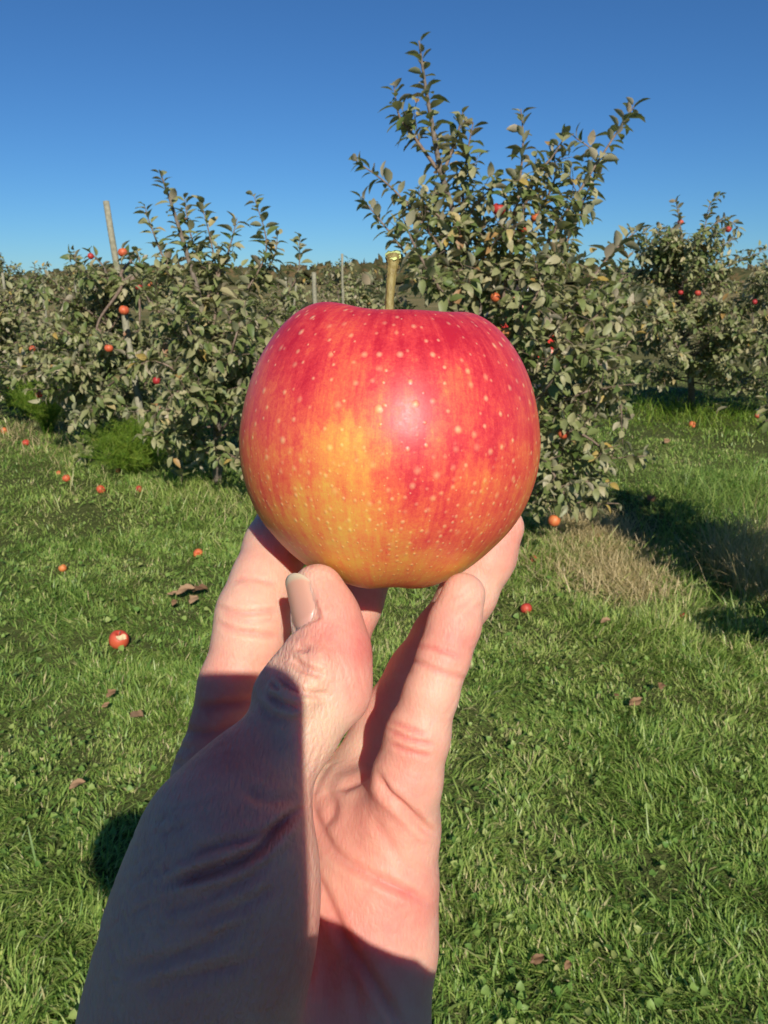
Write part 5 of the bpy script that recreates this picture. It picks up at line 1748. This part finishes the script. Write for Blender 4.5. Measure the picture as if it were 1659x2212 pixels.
def feathery(u, v, hpx, wpx, label, seed, n=150):
    """a cloud of hair-fine leaflets on thin arching stems"""
    r = np.random.default_rng(seed); c = pg(u, v); c[2] = 0
    d = w2c(c[None])[0, 2]; H = hpx / FPX * d; Wd = wpx / FPX * d
    root = empty('feathery_weed', c); tag(root, label, 'weed', 'feathery green weeds')
    st, lf = Geo(), Geo()
    for k in range(n):
        az = r.uniform(0, 6.28); rad = Wd * 0.5 * math.sqrt(r.uniform(0, 1)); hh = H * r.uniform(0.5, 1.0) * (1 - 0.45 * (rad / (Wd * 0.5)) ** 2)
        p2 = np.array([rad * math.cos(az), rad * math.sin(az), hh]); p1 = p2 * (0.35, 0.35, 0.62)
        P = smooth_path([(0.1 * p2[0], 0.1 * p2[1], 0), p1, p2], 5)
        if k % 2 == 0: st.add(*tube(P, np.linspace(0.003, 0.001, len(P)), 3, False))
        m = 46
        t = r.uniform(0.3, 1.0, m); i = np.clip((t * (len(P) - 1)).astype(int), 0, len(P) - 2)
        o = P[i] + (P[i + 1] - P[i]) * (t * (len(P) - 1) - i)[:, None]
        dr = r.standard_normal((m, 3)) + (0, 0, 0.6); dr /= np.linalg.norm(dr, axis=1)[:, None]
        ln = r.uniform(0.03, 0.085, m)[:, None]; sd_ = np.cross(dr, r.standard_normal((m, 3))); sd_ /= np.linalg.norm(sd_, axis=1)[:, None]
        V = np.stack([o - sd_ * 0.0016, o + sd_ * 0.0016, o + dr * ln], 1).reshape(-1, 3)
        lf.add(V, None, np.arange(3 * m).reshape(-1, 3), np.repeat(r.uniform(0, 1, m), 3))
    st.obj('stems', M['weed'], root, True, 'tone')
    tag(lf.obj('fronds', M['weed'], root, True, 'tone'), kind='stuff')


feathery(295, 1030, 150, 250, 'bright green feathery weed clump under the trees, left of the held apple', 51, 380)
feathery(420, 1000, 120, 110, 'feathery weed clump in the shade between the left trees', 52, 70)
feathery(60, 900, 120, 150, 'yellow green feathery weed at the left edge behind the low branches', 53, 110)
feathery(150, 915, 270, 170, 'tall feathery weed rising among the left bushes', 54, 170)


feathery(25, 880, 190, 130, 'bright feathery weed at the left picture edge beside the bushes', 55, 90)


feathery(105, 942, 190, 170, 'yellow green feathery weed in front of the low branches at left', 56, 200)


def sprout(u, v, size, label, seed, n=7):
    r = np.random.default_rng(seed); c = pg(u, v); c[2] = float(ground_z(c[0], c[1]))
    root = empty('sapling', c); tag(root, label, 'sapling')
    P = smooth_path([(0, 0, 0), (0.01, 0, size * 0.5), (0.0, 0.01, size * 0.85)], 4)
    g = Geo(); g.add(*tube(P, np.linspace(0.005, 0.002, len(P)), 5)); g.obj('stem', M['twig'], root)
    for k in range(n):
        o = bpy.data.objects.new('leaf', LEAF_MESH[k % 4]); o.parent = root
        a = k * 2.4; x = unit((math.cos(a), math.sin(a), 0.7)); z = unit(np.array([0, 0, 1.0]) - x * x[2] + 0.2 * r.standard_normal(3)); z = unit(z - x * (z @ x)); y_ = np.cross(z, x)
        s = size * r.uniform(0.5, 0.75); pz = size * (0.4 + 0.45 * k / n)
        mt = Matrix.Identity(4)
        for q in range(3):
            mt[q][0], mt[q][1], mt[q][2] = x[q] * s, y_[q] * s, z[q] * s
        mt[2][3] = pz
        o.matrix_local = mt; COL.objects.link(o)


sprout(392, 1058, 0.20, 'pale broad leaved sapling in front of the dark gap left of the held apple', 61)
sprout(580, 1060, 0.16, 'small sapling in the grass close to the left side of the held apple', 62, 5)
sprout(1545, 905, 0.22, 'pale dry sapling at the foot of the second row trees', 63, 6)


# ------------------------------------------------------------------ people in the next alley
def far_person(p, H, face, label, shirt, pants, cap, capname):
    k = H / 1.7
    f = unit((face[0], face[1], 0)); rt = np.cross(f, (0, 0, 1))
    def q(a, b, c): return np.array([p[0], p[1], 0]) + k * (a * rt + b * f + np.array([0, 0, c]))
    J = dict(pelvis=q(0, 0, 0.93), waist=q(0, 0.02, 1.08), chest=q(0, 0.03, 1.26), neck=q(0, 0.04, 1.42), head=q(0, 0.06, 1.57),
             shl=q(-0.18, 0.02, 1.37), shr=q(0.18, 0.02, 1.37), ell=q(-0.25, 0.08, 1.12), elr=q(0.26, 0.16, 1.18), wrl=q(-0.22, 0.24, 0.96), wrr=q(0.2, 0.36, 1.32),
             hipl=q(-0.085, 0, 0.88), hipr=q(0.085, 0, 0.88), knl=q(-0.1, 0.03, 0.48), knr=q(0.1, 0.03, 0.48), anl=q(-0.11, -0.03, 0.08), anr=q(0.11, -0.02, 0.08))
    loc = np.array([p[0], p[1], 0.0])
    G = list(body_groups(J).values()) + head_groups(J, f)
    G += simple_hand(J['wrl'], J['wrl'] - J['ell'], rt, 0.3, 1) + simple_hand(J['wrr'], J['wrr'] - J['elr'], -rt, 0.3, -1)
    lo, hi = bounds(G); V, Q = grow(G, lo, hi, 0.012)
    o = mesh_obj('person', V - loc, Q, M['skin'], None, True, {'flush': np.full(len(V), 0.4), 'back': np.zeros(len(V))}, loc)
    tag(o, label, 'person')
    g = body_groups(J, 0.016)
    SG = [g['torso']] + [(chain([J['sh' + s], J['el' + s] * 0.7 + J['sh' + s] * 0.3], [0.07, 0.06]), 0.03, 0.04) for s in 'lr']
    lo, hi = bounds(SG); V, Q = grow(SG, lo, hi, 0.016); mesh_obj('shirt', V - loc, Q, shirt, o)
    TG = [(chain([J['hipl'], J['hipr']], [0.115, 0.115]), 0.05, 0.05)] + [(chain([J['hip' + s], J['kn' + s]], [0.1, 0.075]) + chain([J['kn' + s], J['an' + s]], [0.074, 0.06]), 0.03, 0.05) for s in 'lr']
    lo, hi = bounds(TG); V, Q = grow(TG, lo, hi, 0.016); mesh_obj('trousers', V - loc, Q, pants, o)
    h = J['head']
    CG = [([(h + (0, 0, 0.055) - f * 0.02, h + (0, 0, 0.06) + f * 0.005, 0.088, 0.082)], 0.02, 0.02)]
    if capname == 'cap': CG.append((chain([h + f * 0.06 + (0, 0, 0.04) - rt * 0.03, h + f * 0.14 + (0, 0, 0.03)], [0.03, 0.018]) + chain([h + f * 0.06 + (0, 0, 0.04) + rt * 0.03, h + f * 0.14 + (0, 0, 0.03)], [0.03, 0.018]), 0.02, 0.01))
    lo, hi = bounds(CG); V, Q = grow(CG, lo, hi, 0.012); mesh_obj(capname, V - loc, Q, cap, o)
    for s in 'lr':
        a = J['an' + s]
        SG = [(chain([a + (0, 0, -0.04) - f * 0.04, a + (0, 0, -0.045) + f * 0.14], [0.04, 0.033]), 0.02, 0.02)]
        lo, hi = bounds(SG); V, Q = grow(SG, lo, hi, 0.012); V[:, 2] = np.maximum(V[:, 2], 0.002); mesh_obj('shoe', V - loc, Q, cloth('dark shoe', (0.03, 0.03, 0.03), (0.06, 0.06, 0.06)), o)


_p = pw(1143, 650, 6.6)
far_person(_p, 1.46, (-0.5, -0.85), 'person in a red shirt and white cap glimpsed through the leaves of the tall tree', cloth('red shirt', (0.50, 0.03, 0.025), (0.60, 0.05, 0.04)), cloth('dark trousers', (0.03, 0.035, 0.05), (0.05, 0.055, 0.08)), cloth('white cap', (0.75, 0.75, 0.78), (0.82, 0.82, 0.84)), 'cap')
_p = pw(1092, 650, 7.2)
far_person(_p, 1.5, (0.6, -0.8), 'person in a dark blue top half hidden behind the tall tree', cloth('blue top', (0.05, 0.065, 0.14), (0.08, 0.10, 0.20)), cloth('grey trousers', (0.07, 0.07, 0.08), (0.1, 0.1, 0.11)), mat_simple('dark hair', (0.02, 0.015, 0.012), (0.05, 0.035, 0.025), 90, 0.5), 'hair')
